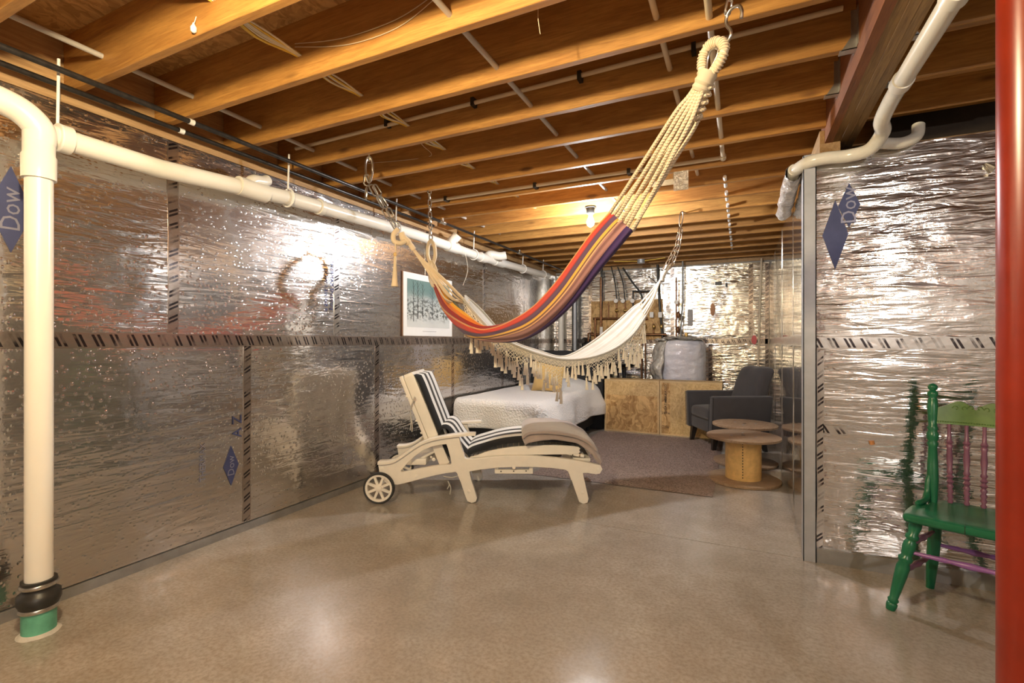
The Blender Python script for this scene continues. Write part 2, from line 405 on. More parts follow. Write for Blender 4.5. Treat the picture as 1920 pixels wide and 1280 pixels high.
def smooth_path(pts, n=6):
    pts = [Vector(p) for p in pts]; out = []
    for i in range(len(pts) - 1):
        p0 = pts[max(i - 1, 0)]; p1 = pts[i]; p2 = pts[i + 1]; p3 = pts[min(i + 2, len(pts) - 1)]
        for k in range(n):
            t = k / n
            out.append(.5 * ((2 * p1) + (p2 - p0) * t + (2 * p0 - 5 * p1 + 4 * p2 - p3) * t * t + (3 * p1 - p0 - 3 * p2 + p3) * t ** 3))
    out.append(pts[-1]); return out
def interp(tab, x):
    if x <= tab[0][0]: return tab[0][1]
    for (a, b), (c, d) in zip(tab, tab[1:]):
        if x <= c: return b + (d - b) * (x - a) / (c - a)
    return tab[-1][1]
def dupe(src, parent, mw=None, name=None):
    c = src.copy(); COL.objects.link(c); c.parent = parent
    if mw is not None: c.matrix_basis = mw
    WM[c] = wmat(parent); return c
def text_mesh(txt, size, m4, mat, parent, name='lettering'):
    cu = bpy.data.curves.new('t', 'FONT'); cu.body = txt; cu.size = size; cu.align_x = 'CENTER'; cu.align_y = 'CENTER'; cu.extrude = .0004
    cu.resolution_u = 2
    ob = bpy.data.objects.new('t', cu); COL.objects.link(ob)
    dg = bpy.context.evaluated_depsgraph_get(); me = bpy.data.meshes.new_from_object(ob.evaluated_get(dg))
    bpy.data.objects.remove(ob); me.transform(wmat(parent).inverted() @ m4); me.materials.clear(); me.materials.append(M[mat]); me.name = name
    o = bpy.data.objects.new(name, me); COL.objects.link(o); o.parent = parent; WM[o] = wmat(parent); return o

# ================================================================== THE ROOM
XL, YB, YF, XR = -2.9, 7.9, -3.6, 3.6      # left wall, back wall, wall behind the camera, far right
YS = 3.16; XC = .32                        # corner of the boxed-out part on the right
HJ = 2.44                                  # underside of the joists
def xin(y): return XC + (y - YS) * .010    # the inner right wall
fl = MB(); fl.box((XL - .2, YF - .2, -.1), (XR + .2, YS - .003, 0)); fl.box((XL - .2, YS + .003, -.1), (XR + .2, YB + .2, 0))
fl.box((XL - .2, YS - .003, -.1), (XR + .2, YS + .003, -.006))
struct(fl.build('floor', 'floor', smooth=False), 'polished grey-brown concrete basement floor')

def tape(parent, a, b, wdt, n, mat='tape', nm='seam_tape'):
    """strip of printed tape from a to b, n = outward normal"""
    a = Vector(a); b = Vector(b); n = Vector(n); t = (b - a); L = t.length; t.normalize(); s = n.cross(t) * (wdt / 2)
    k = max(2, int(L / .12)); m = MB(); vs = []; uvs = []
    for i in range(k + 1):
        p = a + t * (L * i / k); j = random.uniform(-.004, .004)
        for q, vv in ((-1, 0), (1, 1)):
            vs.append(p + s * q + n * .0022 + s.normalized() * j); uvs.append((L * i / k, vv))
    for i in range(k + 1):
        p = a + t * (L * i / k)
        for q, vv in ((-1, 0), (1, 1)): vs.append(p + s * q - n * .001); uvs.append((L * i / k, vv))
    o = 2 * (k + 1); fs = []
    for i in range(k):
        fs += [(2 * i, 2 * i + 1, 2 * i + 3, 2 * i + 2), (o + 2 * i, o + 2 * i + 2, o + 2 * i + 3, o + 2 * i + 1), (2 * i, 2 * i + 2, o + 2 * i + 2, o + 2 * i), (2 * i + 1, o + 2 * i + 1, o + 2 * i + 3, 2 * i + 3)]
    m.add(vs, fs, uvs); return m.build(nm, mat, parent, smooth=False)
def board(parent, p0, p1, z0, z1, n, mat, th=.02):
    """foil faced insulation board from p0 to p1 (plan), n = outward normal; slightly inset joints"""
    g = .002; p0 = Vector((p0[0], p0[1], 0)); p1 = Vector((p1[0], p1[1], 0)); t = (p1 - p0).normalized(); n = Vector(n)
    a = p0 + t * g; b = p1 - t * g; m = MB(); off = random.uniform(-.0015, .0015)
    vs = [a + Vector((0, 0, z0 + g)), b + Vector((0, 0, z0 + g)), b + Vector((0, 0, z1 - g)), a + Vector((0, 0, z1 - g))]
    vs = [v + n * off for v in vs] + [v - n * th for v in vs]
    m.add(vs, [(0, 1, 2, 3), (7, 6, 5, 4), (0, 4, 5, 1), (1, 5, 6, 2), (2, 6, 7, 3), (3, 7, 4, 0)])
    return m.build('insulation_board', mat, parent, smooth=False)
TOPL = 2.35
# left wall
wl = struct(MB().box((XL - .22, YF, 0), (XL - .024, YB, 2.352)).build('wall_left', 'concrete_wall', smooth=False), 'long wall of silver foil faced boards on the left')
ys = [YF] + [1.65 + 1.22 * k for k in range(-4, 6) if 1.65 + 1.22 * k > YF] + [YB]
for a, b in zip(ys, ys[1:]): board(wl, (XL, a), (XL, b), 1.22, TOPL, (1, 0, 0), 'foil')
ys2 = [YF] + [2.10 + 1.24 * k for k in range(-4, 5) if 2.10 + 1.24 * k > YF] + [YB]
for a, b in zip(ys2, ys2[1:]): board(wl, (XL, a), (XL, b), .05, 1.22, (1, 0, 0), 'foil')
tape(wl, (XL, YF + .02, 1.225), (XL, YB - .02, 1.225), .075, (1, 0, 0))
for y in ys[1:-1]: tape(wl, (XL, y, 1.27), (XL, y, TOPL - .01), .06, (1, 0, 0), 'tape' if y < 2 else 'tape_pale')
for y in ys2[1:-1]: tape(wl, (XL, y, .06), (XL, y, 1.19), .055, (1, 0, 0))
MB().box((XL - .02, YF, 0), (XL + .012, YB, .045)).build('bottom_channel', 'galv_dull', wl, smooth=False, label='grey metal channel along the foot of the foil boards')
# printed marks on the foil
def diamond(parent, c, ex, n, h=.18, wd=.075, txt=True):
    c = Vector(c); ex = Vector(ex); n = Vector(n); ez = Vector((0, 0, 1)); m = MB()
    vs = [c + ez * h, c + ex * wd, c - ez * h, c - ex * wd]; vs = [v + n * .0035 for v in vs] + [v + n * .0012 for v in vs]
    m.add(vs, [(0, 1, 2, 3), (7, 6, 5, 4)] + [(i, i + 4, (i + 1) % 4 + 4, (i + 1) % 4) for i in range(4)])
    d = m.build('printed_diamond', 'blue_ink', parent, smooth=False, label='dark blue printed diamond mark')
    if txt:
        r = Matrix(((ez.x, -ex.x, n.x, 0), (ez.y, -ex.y, n.y, 0), (ez.z, -ex.z, n.z, 0), (0, 0, 0, 1)))
        text_mesh('Dow', h * .5, Matrix.Translation(c + n * .0045) @ r, 'foil_ink', parent, 'printed_lettering')
M['foil_ink'] = plain('pale_lettering', (.26, .26, .34), .4, .5, 10, .05, 0)
exl = (0, 1, 0)
def YL(x): return P(x, 640, X=XL).y
diamond(wl, (XL, YL(433), .44), exl, (1, 0, 0), .125, .05)
diamond(wl, (XL, YL(20), 1.80), exl, (1, 0, 0), .19, .075)
r90 = Matrix(((0, 0, 1, 0), (0, 1, 0, 0), (1, 0, 0, 0), (0, 0, 0, 1)))
def vtext(parent, txt, size, c, ex, n, up=True, mat='blue_ink'):
    c = Vector(c); ex = Vector(ex); n = Vector(n); ez = Vector((0, 0, 1 if up else -1)); sy = -ex if up else ex
    r = Matrix(((ez.x, sy.x, n.x, 0), (ez.y, sy.y, n.y, 0), (ez.z, sy.z, n.z, 0), (0, 0, 0, 1)))
    return text_mesh(txt, size, Matrix.Translation(c + n * .003) @ r, mat, parent, 'printed_lettering')
vtext(wl, 'THERMAX Sheathing', .045, (XL, YL(622), 1.66), exl, (1, 0, 0), False)
vtext(wl, 'DOW 1.5in 4x8 ft', .045, (XL, YL(611), 1.62), exl, (1, 0, 0), False)
vtext(wl, 'A Z', .09, (XL, YL(445), .68), exl, (1, 0, 0))
vtext(wl, 'THERMAX', .05, (XL, YL(380), .50), exl, (1, 0, 0), True, 'foil_ink')
# back wall
wb = struct(MB().box((XL - .2, YB + .024, 0), (xin(YB) + .1, YB + .2, 2.40)).build('wall_back', 'concrete_wall', smooth=False), 'far wall of crinkled silver foil boards')
xs = [XL, P(1042, 640, Y=YB).x + .62, -.97, P(1408, 600, Y=YB).x, xin(YB)]
for a, b in zip(xs, xs[1:]): board(wb, (b, YB), (a, YB), 1.22, 2.375, (0, -1, 0), 'foil_b')
xs2 = [XL, -1.9, P(1332, 600, Y=YB).x, xin(YB)]
for a, b in zip(xs2, xs2[1:]): board(wb, (b, YB), (a, YB), .03, 1.22, (0, -1, 0), 'foil_b')
tape(wb, (XL + .02, YB, 1.225), (xin(YB) - .02, YB, 1.225), .075, (0, -1, 0))
for x in xs[1:-1]: tape(wb, (x, YB, 1.27), (x, YB, 2.36), .06, (0, -1, 0))
for x in xs2[1:-1]: tape(wb, (x, YB, .05), (x, YB, 1.18), .06, (0, -1, 0))
tape(wb, (xin(YB) - .03, YB, .1), (xin(YB) - .03, YB, 2.35), .05, (0, -1, 0))
# inner right wall (runs back from the corner)
TOPR = 2.255
wi = struct(MB().add([(XC + .024, YS + .03, 0), (xin(YB) + .024, YB, 0), (xin(YB) + .12, YB, 0), (XC + .12, YS + .03, 0)] + [(XC + .024, YS + .03, 2.24), (xin(YB) + .024, YB, 2.24), (xin(YB) + .12, YB, 2.24), (XC + .12, YS + .03, 2.24)],
    [(0, 1, 2, 3), (7, 6, 5, 4), (0, 4, 5, 1), (1, 5, 6, 2), (2, 6, 7, 3), (3, 7, 4, 0)]).build('wall_inner', 'concrete_wall', smooth=False), 'short foil faced wall behind the metal corner stud')
yi = [YS + .06, 3.9, 5.12, 6.34, YB - .02]
for a, b in zip(yi, yi[1:]):
    board(wi, (xin(a), a), (xin(b), b), .01, 1.22, (-1, 0, 0), 'foil_i'); board(wi, (xin(a), a), (xin(b), b), 1.22, TOPR, (-1, 0, 0), 'foil_i')
tape(wi, (xin(YS + .1), YS + .1, 1.225), (xin(YB - .05), YB - .05, 1.225), .07, (-1, 0, 0), 'tape_pale')
for y in yi[1:-1]: tape(wi, (xin(y), y, .02), (xin(y), y, TOPR), .05, (-1, 0, 0), 'tape_pale')
# front right wall (behind the green chair)
wr = struct(MB().box((XC + .03, YS + .024, 0), (XR, YS + .12, 2.24)).build('wall_right', 'concrete_wall', smooth=False), 'foil faced wall behind the green chair')
xr = [XC + .055, XC + 1.27, XC + 2.5, XR]
for a, b in zip(xr, xr[1:]):
    board(wr, (b, YS), (a, YS), 1.22, TOPR, (0, -1, 0), 'foil_r'); board(wr, (b, YS), (a, YS), .07, 1.22, (0, -1, 0), 'foil_r')
tape(wr, (XC + .06, YS, 1.212), (XR - .05, YS, 1.212), .065, (0, -1, 0), 'tape_pale')
tape(wr, (XC + .075, YS, .06), (XC + .075, YS, 1.17), .035, (0, -1, 0), 'tape_pale')
tape(wr, (XC + .09, YS, .735), (XC + .20, YS, .735), .05, (0, -1, 0), 'tape_pale')
MB().box((XC + .055, YS - .022, 0), (XR, YS + .02, .075)).build('bottom_channel', 'galv_dull', wr, smooth=False, label='grey metal channel along the floor')
exr = (1, 0, 0)
diamond(wr, P(1592, 385, Y=YS), exr, (0, -1, 0), .12, .05, False)
diamond(wr, P(1566, 440, Y=YS), exr, (0, -1, 0), .19, .06, False)
vtext(wr, 'Dow', .10, P(1592, 385, Y=YS) + Vector((0, -.003, 0)), exr, (0, -1, 0), True, 'foil_ink')
tag_ = MB().tube([P(1848, 306, Y=YS - .012), P(1862, 316, Y=YS - .02), P(1870, 308, Y=YS - .012)], [.006, .02, .006], 8)
tag_.build('torn_foil_tuft', 'hanger', wr, label='small torn tuft of foil')
MB().tube([P(1634, 826, Y=YS - .006), P(1636, 833, Y=YS - .006)], .012, 8).build('hole_mark', 'orange_tag', wr, label='small rusty hole mark')
# corner stud
cs = MB(); cs.box((XC - .008, YS - .03, 0), (XC + .055, YS - .026, TOPR)); cs.box((XC - .008, YS - .03, 0), (XC - .004, YS + .06, TOPR)); cs.box((XC + .05, YS - .03, 0), (XC + .055, YS + .0, TOPR))
struct(cs.build('trim_1', 'galv', smooth=False), 'bare galvanised metal stud at the wall corner')
# walls out of sight behind and to the right of the camera
struct(MB().box((XL - .2, YF - .2, 0), (XR, YF, 2.42)).build('wall_front', 'concrete_wall', smooth=False), 'plain concrete wall behind the camera')
struct(MB().box((XR, YF - .2, 0), (XR + .2, YB, 2.42)).build('wall_far_right', 'concrete_wall', smooth=False), 'plain concrete wall out to the right')

# ceiling: subfloor, joists, sill, beam, hangers
ce = struct(MB().box((XL - .2, YF - .2, 2.715), (XR + .2, YB + .2, 2.74)).build('ceiling', 'subfloor', smooth=False), 'open ceiling of pine joists under strand board')
BX0, BX1 = .434, .585; BZ = 2.36
JY = [1.205 + .4064 * k for k in range(-12, 17)]
JY = [y for y in JY if YF < y < YB - .03]
def joist(y, x0, x1):
    m = MB(); n = 14; vs = []
    for i in range(n + 1):
        x = x0 + (x1 - x0) * i / n; j = random.uniform(-.0012, .0012); z = HJ + random.uniform(-.0015, .0015)
        for (yy, zz) in ((y + j, z + .002), (y + .003 + j, z), (y + .035 + j, z), (y + .038 + j, z + .002), (y + .038, 2.716), (y, 2.716)): vs.append((x, yy, zz))
    fs = [(i * 6 + k, i * 6 + (k + 1) % 6, (i + 1) * 6 + (k + 1) % 6, (i + 1) * 6 + k) for i in range(n) for k in range(6)] + [tuple(range(6)), tuple(n * 6 + k for k in range(6))]
    return m.add(vs, fs).build('joist', 'joist', ce, smooth=False)
for y in JY:
    if y < YS: joist(y, XL - .11, BX0 - .003); joist(y, BX1 + .003, XR)
    else: joist(y, XL - .11, 1.2)
hang = None
for y in JY:
    if y > YS - .05: continue
    for sgn, xb in ((-1, BX0), (1, BX1)):
        m = MB(); m.box((xb + sgn * .06, y - .003, HJ - .004), (xb, y + .041, HJ - .001))
        for yy in (y - .003, y + .038):
            m.prism([(0, 0), (.055, 0), (.022, .05), (.022, .16), (0, .16)], lambda a, b_, t, s=sgn, x=xb: Vector((x + s * a, t, HJ - .004 + b_)), yy, yy + .003)
            e = yy - .03 if yy < y else yy
            m.box((xb + sgn * .003, e, HJ + .0), (xb, e + .033, HJ + .16))
        m.build('joist_hanger', 'hanger', ce, smooth=False)
bmr = MB().box((BX0 + .0, -3.5, BZ), (BX0 + .038, YS + .27, 2.70)); be = struct(bmr.build('beam_ply_side', 'beam_red', ce, smooth=False), 'reddish stained side of the main beam')
for k in range(1, 4):
    x0 = BX0 + .0385 + (k - 1) * .0375
    MB().box((x0, -3.5, BZ + random.uniform(-.002, .004)), (x0 + .0365, YS + .27, 2.70)).build('beam_ply', 'beam', ce, smooth=False)
MB().box((XL - .11, YF, 2.353), (XL - .004, YB, 2.439)).build('sill_plate', 'sill', ce, smooth=False)
MB().box((XL - .16, YF, 2.44), (XL - .12, YB, 2.715)).build('rim_board', 'sill', ce, smooth=False)
MB().box((XL, YB - .0, 2.40), (1.2, YB + .1, 2.715)).build('rim_board', 'sill', ce, smooth=False)
MB().box((XC + .03, YS + .02, 2.25), (XR, YS + .12, 2.265)).build('sill_plate', 'sill', ce, smooth=False)
MB().box((XC + .09, YS + .13, 2.245), (XC + .19, YB, 2.435)).build('wall_plate', 'sill', ce, smooth=False)
MB().box((XC + .4, YS + .36, 2.2), (XR, YS + .40, 2.7)).build('gap_shade_sheet', 'shadow_gap', ce, smooth=False)  # added sheet above the right wall, the gap's shade painted as its colour
# little blocks between joists
for (x, y, k) in ((1240, 330, 6), (655, 370, 6)):
    p = P(x, y, Z=2.50); MB().box((p.x - .09, JY[0] * 0 + p.y - .02, 2.46), (p.x + .09, p.y + .12, 2.50)).build('wood_block', 'pine_edge', ce, smooth=False)

# ================================================================== PIPES
# floor drain stack with black coupling
VX, VY = -2.665, .985
st = thing('drain_stack', 'thick vertical white drain pipe with black rubber coupling at left', 'pipe', (VX, VY, 0))
m = MB(); m.cyl((VX, VY, .19), (VX, VY, 2.07), .0455, 40); m.build('pipe', 'pvc', st)
m = MB(); m.lathe((VX, VY, 1.90), (VX, VY, 2.09), [(0, .047), (.001, .056), (.5, .057), (.55, .052), (1, .052)], 36); m.build('elbow_collar', 'pvc', st)
el = smooth_path([(VX, VY, 2.05), (VX, VY, 2.11), (VX - .01, VY - .05, 2.165), (VX - .02, VY - .13, 2.19), (VX - .03, VY - .22, 2.19)], 6)
m = MB(); m.tube(el, .053, 32); m.build('elbow', 'pvc', st)
m = MB(); m.tube([(VX - .03, VY - .20, 2.19), (VX - .05, -1.5, 2.15)], .0455, 32); m.build('side_pipe', 'pvc', st)
m = MB(); m.lathe((VX, VY, .10), (VX, VY, .225), [(0, .058), (.12, .062), (.3, .072), (.55, .070), (.62, .054), (.72, .052), (.8, .058), (1, .058)], 40); m.build('rubber_coupling', 'rubber', st, ang=60)
for z, r in ((.108, .0635), (.205, .0605)):
    m = MB(); m.lathe((VX, VY, z - .008), (VX, VY, z + .008), [(0, r), (.2, r + .002), (.8, r + .002), (1, r)], 36); m.build('clamp_band', 'steel', st)
m = MB(); m.cyl((VX, VY, 0), (VX, VY, .12), .056, 40); m.build('green_stub', 'green_pvc', st, label='green plastic pipe stub at the floor')
m = MB(); m.grid(lambda u, v: (VX + cos(2 * pi * u) * (.056 + v * (.012 + .012 * noise.noise((cos(6.28 * u) * 2, sin(6.28 * u) * 2, 3)))), VY + sin(2 * pi * u) * (.056 + v * .016), .012 * (1 - v)), 36, 4, cu=True); m.build('mortar_patch', 'plaster', st)
# long sloping drain line
PX = -2.74
dl = thing('drain_line', 'long white drain pipe running along the top of the left foil wall', 'pipe', (PX, 4, 2.1))
pts = [P(108, 258, X=PX), P(300, 316, X=PX), P(540, 371, X=PX), P(780, 440, X=PX), P(905, 483, X=PX), P(1027, 517, X=PX)]
m = MB(); m.tube([(PX, 1.03, pts[0].z)] + pts[1:], .047, 32); m.build('pipe', 'pvc', dl)
def ring(x, ext, mat='pvc', r=.056, nm='collar'):
    c = P(x, interp([(108, 258), (300, 316), (540, 371), (780, 440), (905, 483), (1027, 517)], x), X=PX)
    m = MB(); m.lathe(c - Vector((0, ext, 0)), c + Vector((0, ext, 0)), [(0, .047), (.02, r), (.98, r), (1, .047)], 32); m.build(nm, mat, dl); return c
ring(118, .025, r=.062)
for x, e in ((473, .10), (848, .10), (905, .06), (935, .12), (600, .02)): ring(x, e)
def branch(x, up, back, r=.04, nm='branch_fitting'):
    c = P(x, interp([(108, 258), (300, 316), (540, 371), (780, 440), (905, 483), (1027, 517)], x), X=PX)
    q = smooth_path([c, c + Vector((.0, .04, .06)), c + Vector((back[0] * .6, .06 + back[1] * .6, up * .8)), c + Vector((back[0], .06 + back[1], up))], 5)
    m = MB(); m.tube(q, r, 20); m.build(nm, 'pvc', dl)
branch(462, .10, (-.02, .10), .034); branch(843, .13, (.05, .02), .05); branch(915, .06, (.16, .10), .05)
for x in (108, 540, 742, 888, 980, 1018):
    c = P(x, interp([(108, 258), (300, 316), (540, 371), (780, 440), (905, 483), (1027, 517)], x), X=PX)
    m = MB(); q = [c + Vector((cos(a) * .058, 0, sin(a) * .058)) for a in [radians(t) for t in range(-260, 91, 20)]]
    m.tube(q, .006, 8); m.tube([c + Vector((0, 0, .058)), c + Vector((.01, 0, HJ - c.z + .03))], .006, 8)
    m.build('hanger_strap', 'white_plastic', dl)
# black iron gas lines
for i, (x, z, lab) in enumerate(((-2.685, 2.405, 'black gas pipe under the joists, the one nearer the room'), (-2.825, 2.395, 'black gas pipe close against the top of the foil wall'))):
    t = thing('gas_pipe', lab, 'pipe', (x, 3, z)); L = 7.6 if i == 0 else 4.1
    MB().tube([(x, -3.4, z), (x, L, z)], .0135 if i == 0 else .0125, 14).build('pipe', 'black_pipe', t)
    yy = 1.62 + .03 * i
    MB().cyl((x, yy - .013, z), (x, yy + .013, z), .0155, 16).build('pipe_label', 'white_plastic', t, label='white paper label round the pipe')
    if i == 0:
        for yf in (4.05, 5.9):
            mm = MB(); mm.lathe((x, yf - .05, z), (x, yf + .05, z), [(0, .014), (.02, .02), (.35, .02), (.4, .017), (.6, .017), (.65, .02), (.98, .02), (1, .014)], 16)
            mm.cyl((x, yf, z), (x + .0, yf, z + .04), .017, 14); mm.build('tee_fitting', 'steel', t)
# conduits through the joists
def conduit(label, x, z, ya, yb, r, mat, name='conduit'):
    return tag(MB().tube([(x, ya, z), (x, (ya + yb) / 2, z - .002), (x, yb, z)], r, 12).build(name, mat, top=True), label, 'pipe')
conduit('thin grey pipe through the joists nearest the left wall', -2.66, 2.535, -2.5, 6.3, .0125, 'grey_pipe')
conduit('thin grey pipe through the joists above the middle of the room', -1.035, 2.505, -2.5, 5.1, .0125, 'grey_pipe')
conduit('thin tan pipe through the joists left of the near hook', -.31, 2.53, .8, 4.3, .0125, 'tan_pipe')
t = thing('water_pipe', 'tan pipe dropping under the joists beside the near hook then turning left', 'pipe', (-.11, 3, 2.46))
q = [(-.112, .6, 2.475), (-.112, 3.60, 2.475)]
MB().tube(q, .0135, 14).build('pipe', 'tan_pipe', t)
MB().lathe((-.112, 3.56, 2.475), (-.112, 3.62, 2.475), [(0, .014), (.05, .02), (.95, .02), (1, .014)], 14).build('elbow', 'tan_pipe', t)
MB().tube([(-.112, 3.60, 2.475), (-2.5, 3.60, 2.475)], .0135, 14).build('cross_pipe', 'tan_pipe', t)
for x in (-2.35, -1.5, -.75): MB().box((x - .012, 3.58, 2.455), (x + .012, 3.66, 2.495)).build('pipe_clip', 'rubber', t)
yj = JY[min(range(len(JY)), key=lambda i: abs(JY[i] - 2.42))]
t = thing('water_pipe', 'thin tan pipe clipped to a joist face, crossing behind the second joist', 'pipe', (-1, yj, 2.6))
MB().tube([(XL + .1, yj - .028, 2.56), (.38, yj - .028, 2.60)], .012, 12).build('pipe', 'tan_pipe', t)
for x in (-2.0, -1.38, -.75, -.2): MB().box((x - .01, yj - .045, 2.56), (x + .01, yj, 2.605)).build('pipe_clip', 'rubber', t)
t = thing('copper_pipe_run', 'row of short white pipe ends under the far joists near the right wall', 'pipe', (-.11, 5, 2.42))
for k in range(8):
    y = 3.98 + .4064 * k; MB().tube([(-.112, y, 2.462), (-.112, y + .22, 2.452)], .013, 10).build('pipe_segment', 'white_plastic', t)
# cable bundle
cb = thing('cable_bundle', 'bundle of yellow and white cables threaded through the joists', 'cable', (-1.86, 2, 2.55))
for k in range(7):
    pts = []; ox = (k - 3) * .006
    for y in JY:
        if y < -.5 or y > 5.4: continue
        pts.append((-1.86 + ox * .5, y + .019, 2.55 + (k % 3) * .004)); pts.append((-1.86 + ox * 2.2 + random.uniform(-.01, .01), y + .21, 2.545 - .004 * (k % 3) + random.uniform(-.012, .0)))
    MB().tube(smooth_path(pts, 4), .0042, 6).build('cable', 'cable_y' if k in (0, 1, 5) else 'cable_w', cb)
def wire(label, pts, r=.002, mat='cable_w', name='wire'):
    return tag(MB().tube(smooth_path(pts, 6), r, 6).build(name, mat, top=True), label, 'wire')
j1 = min(JY, key=lambda y: abs(y - 1.61)) - .004
wire('thin tan wire looping along the near joist face, upper one', [P(553, 82, Y=j1), P(640, 72, Y=j1), P(740, 38, Y=j1), P(812, -8, Y=j1)], mat='tan_pipe')
wire('thin tan wire looping along the near joist face, lower one', [P(553, 88, Y=j1), P(650, 84, Y=j1), P(745, 52, Y=j1), P(815, -2, Y=j1)], mat='tan_pipe')
j4 = min(JY, key=lambda y: abs(y - 2.82)) - .004
wire('tan wire on a joist above the left hammock chain', [P(690, 306, Y=j4), P(760, 300, Y=j4), P(808, 292, Y=j4), P(795, 275, Y=j4 - .1), P(788, 268, Y=j4 - .15)], mat='tan_pipe')
wire('thin wire dangling from the drain pipe beside the poster', [P(855, 452, X=PX + .06), P(870, 470, X=PX + .06), P(877, 505, X=PX + .06), P(868, 535, X=PX + .06)])
wire('frayed twine hanging from the second joist', [P(1009, 8, Y=j1 + .1), P(1009, 35, Y=j1 + .1), P(1013, 64, Y=j1 + .1)], .0015, 'tan_pipe')
# white lightbulb pull knob on near joist
jn = min(JY, key=lambda y: abs(y - 1.2)) - .002
t = MB(); c = P(363, 52, Y=jn - .01); t.lathe(c + Vector((0, 0, -.02)), c + Vector((0, 0, .02)), [(0, .004), (.15, .011), (.5, .012), (.75, .006), (1, .003)], 12); t.tube([c + Vector((0, 0, .01)), c + Vector((0, .01, .05))], .0015, 6)
tag(t.build('wire_nut', 'white_plastic', top=True), 'small white wire nut hanging on the nearest joist', 'connector')
# right-hand pipe in white plastic wrap
t = thing('wrapped_pipe', 'white plastic-wrapped pipe running beside the beam then bending down over the corner', 'pipe', (.6, 2, 2.25))
pz = 2.30
q1 = [(.60, -1.5, pz + .03), (.605, 1.2, pz + .01), (.605, 2.55, pz)]
MB().tube(q1, .034, 24).build('pipe', 'pvc', t)
for y in (1.95, 2.52): MB().lathe((.605, y - .03, pz + .002), (.605, y + .03, pz + .002), [(0, .034), (.03, .040), (.97, .040), (1, .034)], 24).build('collar', 'pvc', t)
q2 = smooth_path([(.605, 2.52, pz), (.605, 2.70, pz - .005), (.605, 2.84, pz - .03), P(1655, 248, Y=2.95), P(1630, 280, Y=3.04), P(1590, 292, Y=3.09), P(1545, 297, Y=3.10), P(1512, 306, Y=3.13), (.275, 3.22, 2.20)], 6)
MB().tube(q2, .033, 22).build('flexible_section', 'pvc2', t)
rp = [(.275, 3.20, 2.205), (.275, 3.5, 2.165), (.272, 4.02, 2.13)]
MB().tube(rp, .033, 22).build('wall_section', 'pvc2', t)
m = MB(); m.grid(lambda u, v: (.272 + .045 * cos(u * 2 * pi) * (1 + .25 * noise.noise((u * 9, v * 7, 0))), 3.2 + v * .75, 2.19 - v * .06 + .045 * sin(u * 2 * pi) * (1 + .35 * noise.noise((u * 6, v * 11, 5)))), 20, 26, cu=True); m.build('plastic_film', 'film', t, label='crumpled clear plastic film round the pipe')
q3 = smooth_path([P(1650, 268, Y=3.08), P(1690, 268, Y=3.10), P(1718, 255, Y=3.12), P(1722, 235, Y=3.14)], 6)
tag(MB().tube(q3, .028, 18).build('branch_pipe', 'pvc2', top=True), 'short wrapped branch pipe curving up behind the corner bend', 'pipe')
# red steel column
rc = thing('steel_column', 'red painted steel post at the right edge of the picture', 'column', (.524, 1.326, 0))
MB().cyl((.524, 1.326, .012), (.524, 1.326, 2.341), .0485, 48).build('post', 'red_steel', rc)
MB().box((.445, 1.24, 0), (.605, 1.41, .012)).build('base_plate', 'red_steel', rc, smooth=False)
MB().box((.436, 1.22, 2.342), (.583, 1.43, 2.359)).build('cap_plate', 'red_steel', rc, smooth=False)
# light fixtures
def fixture(c, label, lit):
    t = thing('bulb_fixture', label, 'lamp', (c.x, c.y, 2.38))
    MB().lathe((c.x, c.y, 2.438), (c.x, c.y, 2.37), [(0, .052), (.2, .052), (.25, .04), (.9, .036), (1, .03)], 24).build('socket', 'rubber', t, label='black lamp socket')
    MB().lathe((c.x, c.y, 2.37), (c.x, c.y, 2.335), [(0, .014), (.1, .018), (1, .018)], 20).build('bulb_neck', 'white_plastic', t)
    MB().lathe((c.x, c.y, 2.338), (c.x, c.y, c.z - .034), [(0, .018), (.25, .028), (.5, .034), (.75, .030), (.92, .016), (1, .004)], 16).build('bulb_glass', lit, t, label='glowing white bulb')
fixture(BACK, 'bare glowing bulb in a black socket under the far joists', 'lit_back')
fixture(NEAR, 'bare bulb under the near joists, above the camera', 'lit_near')
fixture(FAR, 'bare bulb behind the camera at right', 'lit_far')
# hanging plastic pouch
yp = min(JY, key=lambda y: abs(y - 3.65))
c = P(1277, 339, Y=yp - .01); m = MB(); m.grid(lambda u, v: (c.x + (u - .5) * .10, c.y - .008 + .006 * noise.noise((u * 4, v * 4, 1)), c.z + (v - .5) * .135), 10, 10)
m.grid(lambda u, v: (c.x + (u - .5) * .10, c.y - .003, c.z + (v - .5) * .135), 2, 2)
tag(m.build('plastic_pouch', 'film', top=True), 'small clear plastic pouch pinned to a joist right of the bulb', 'pouch')

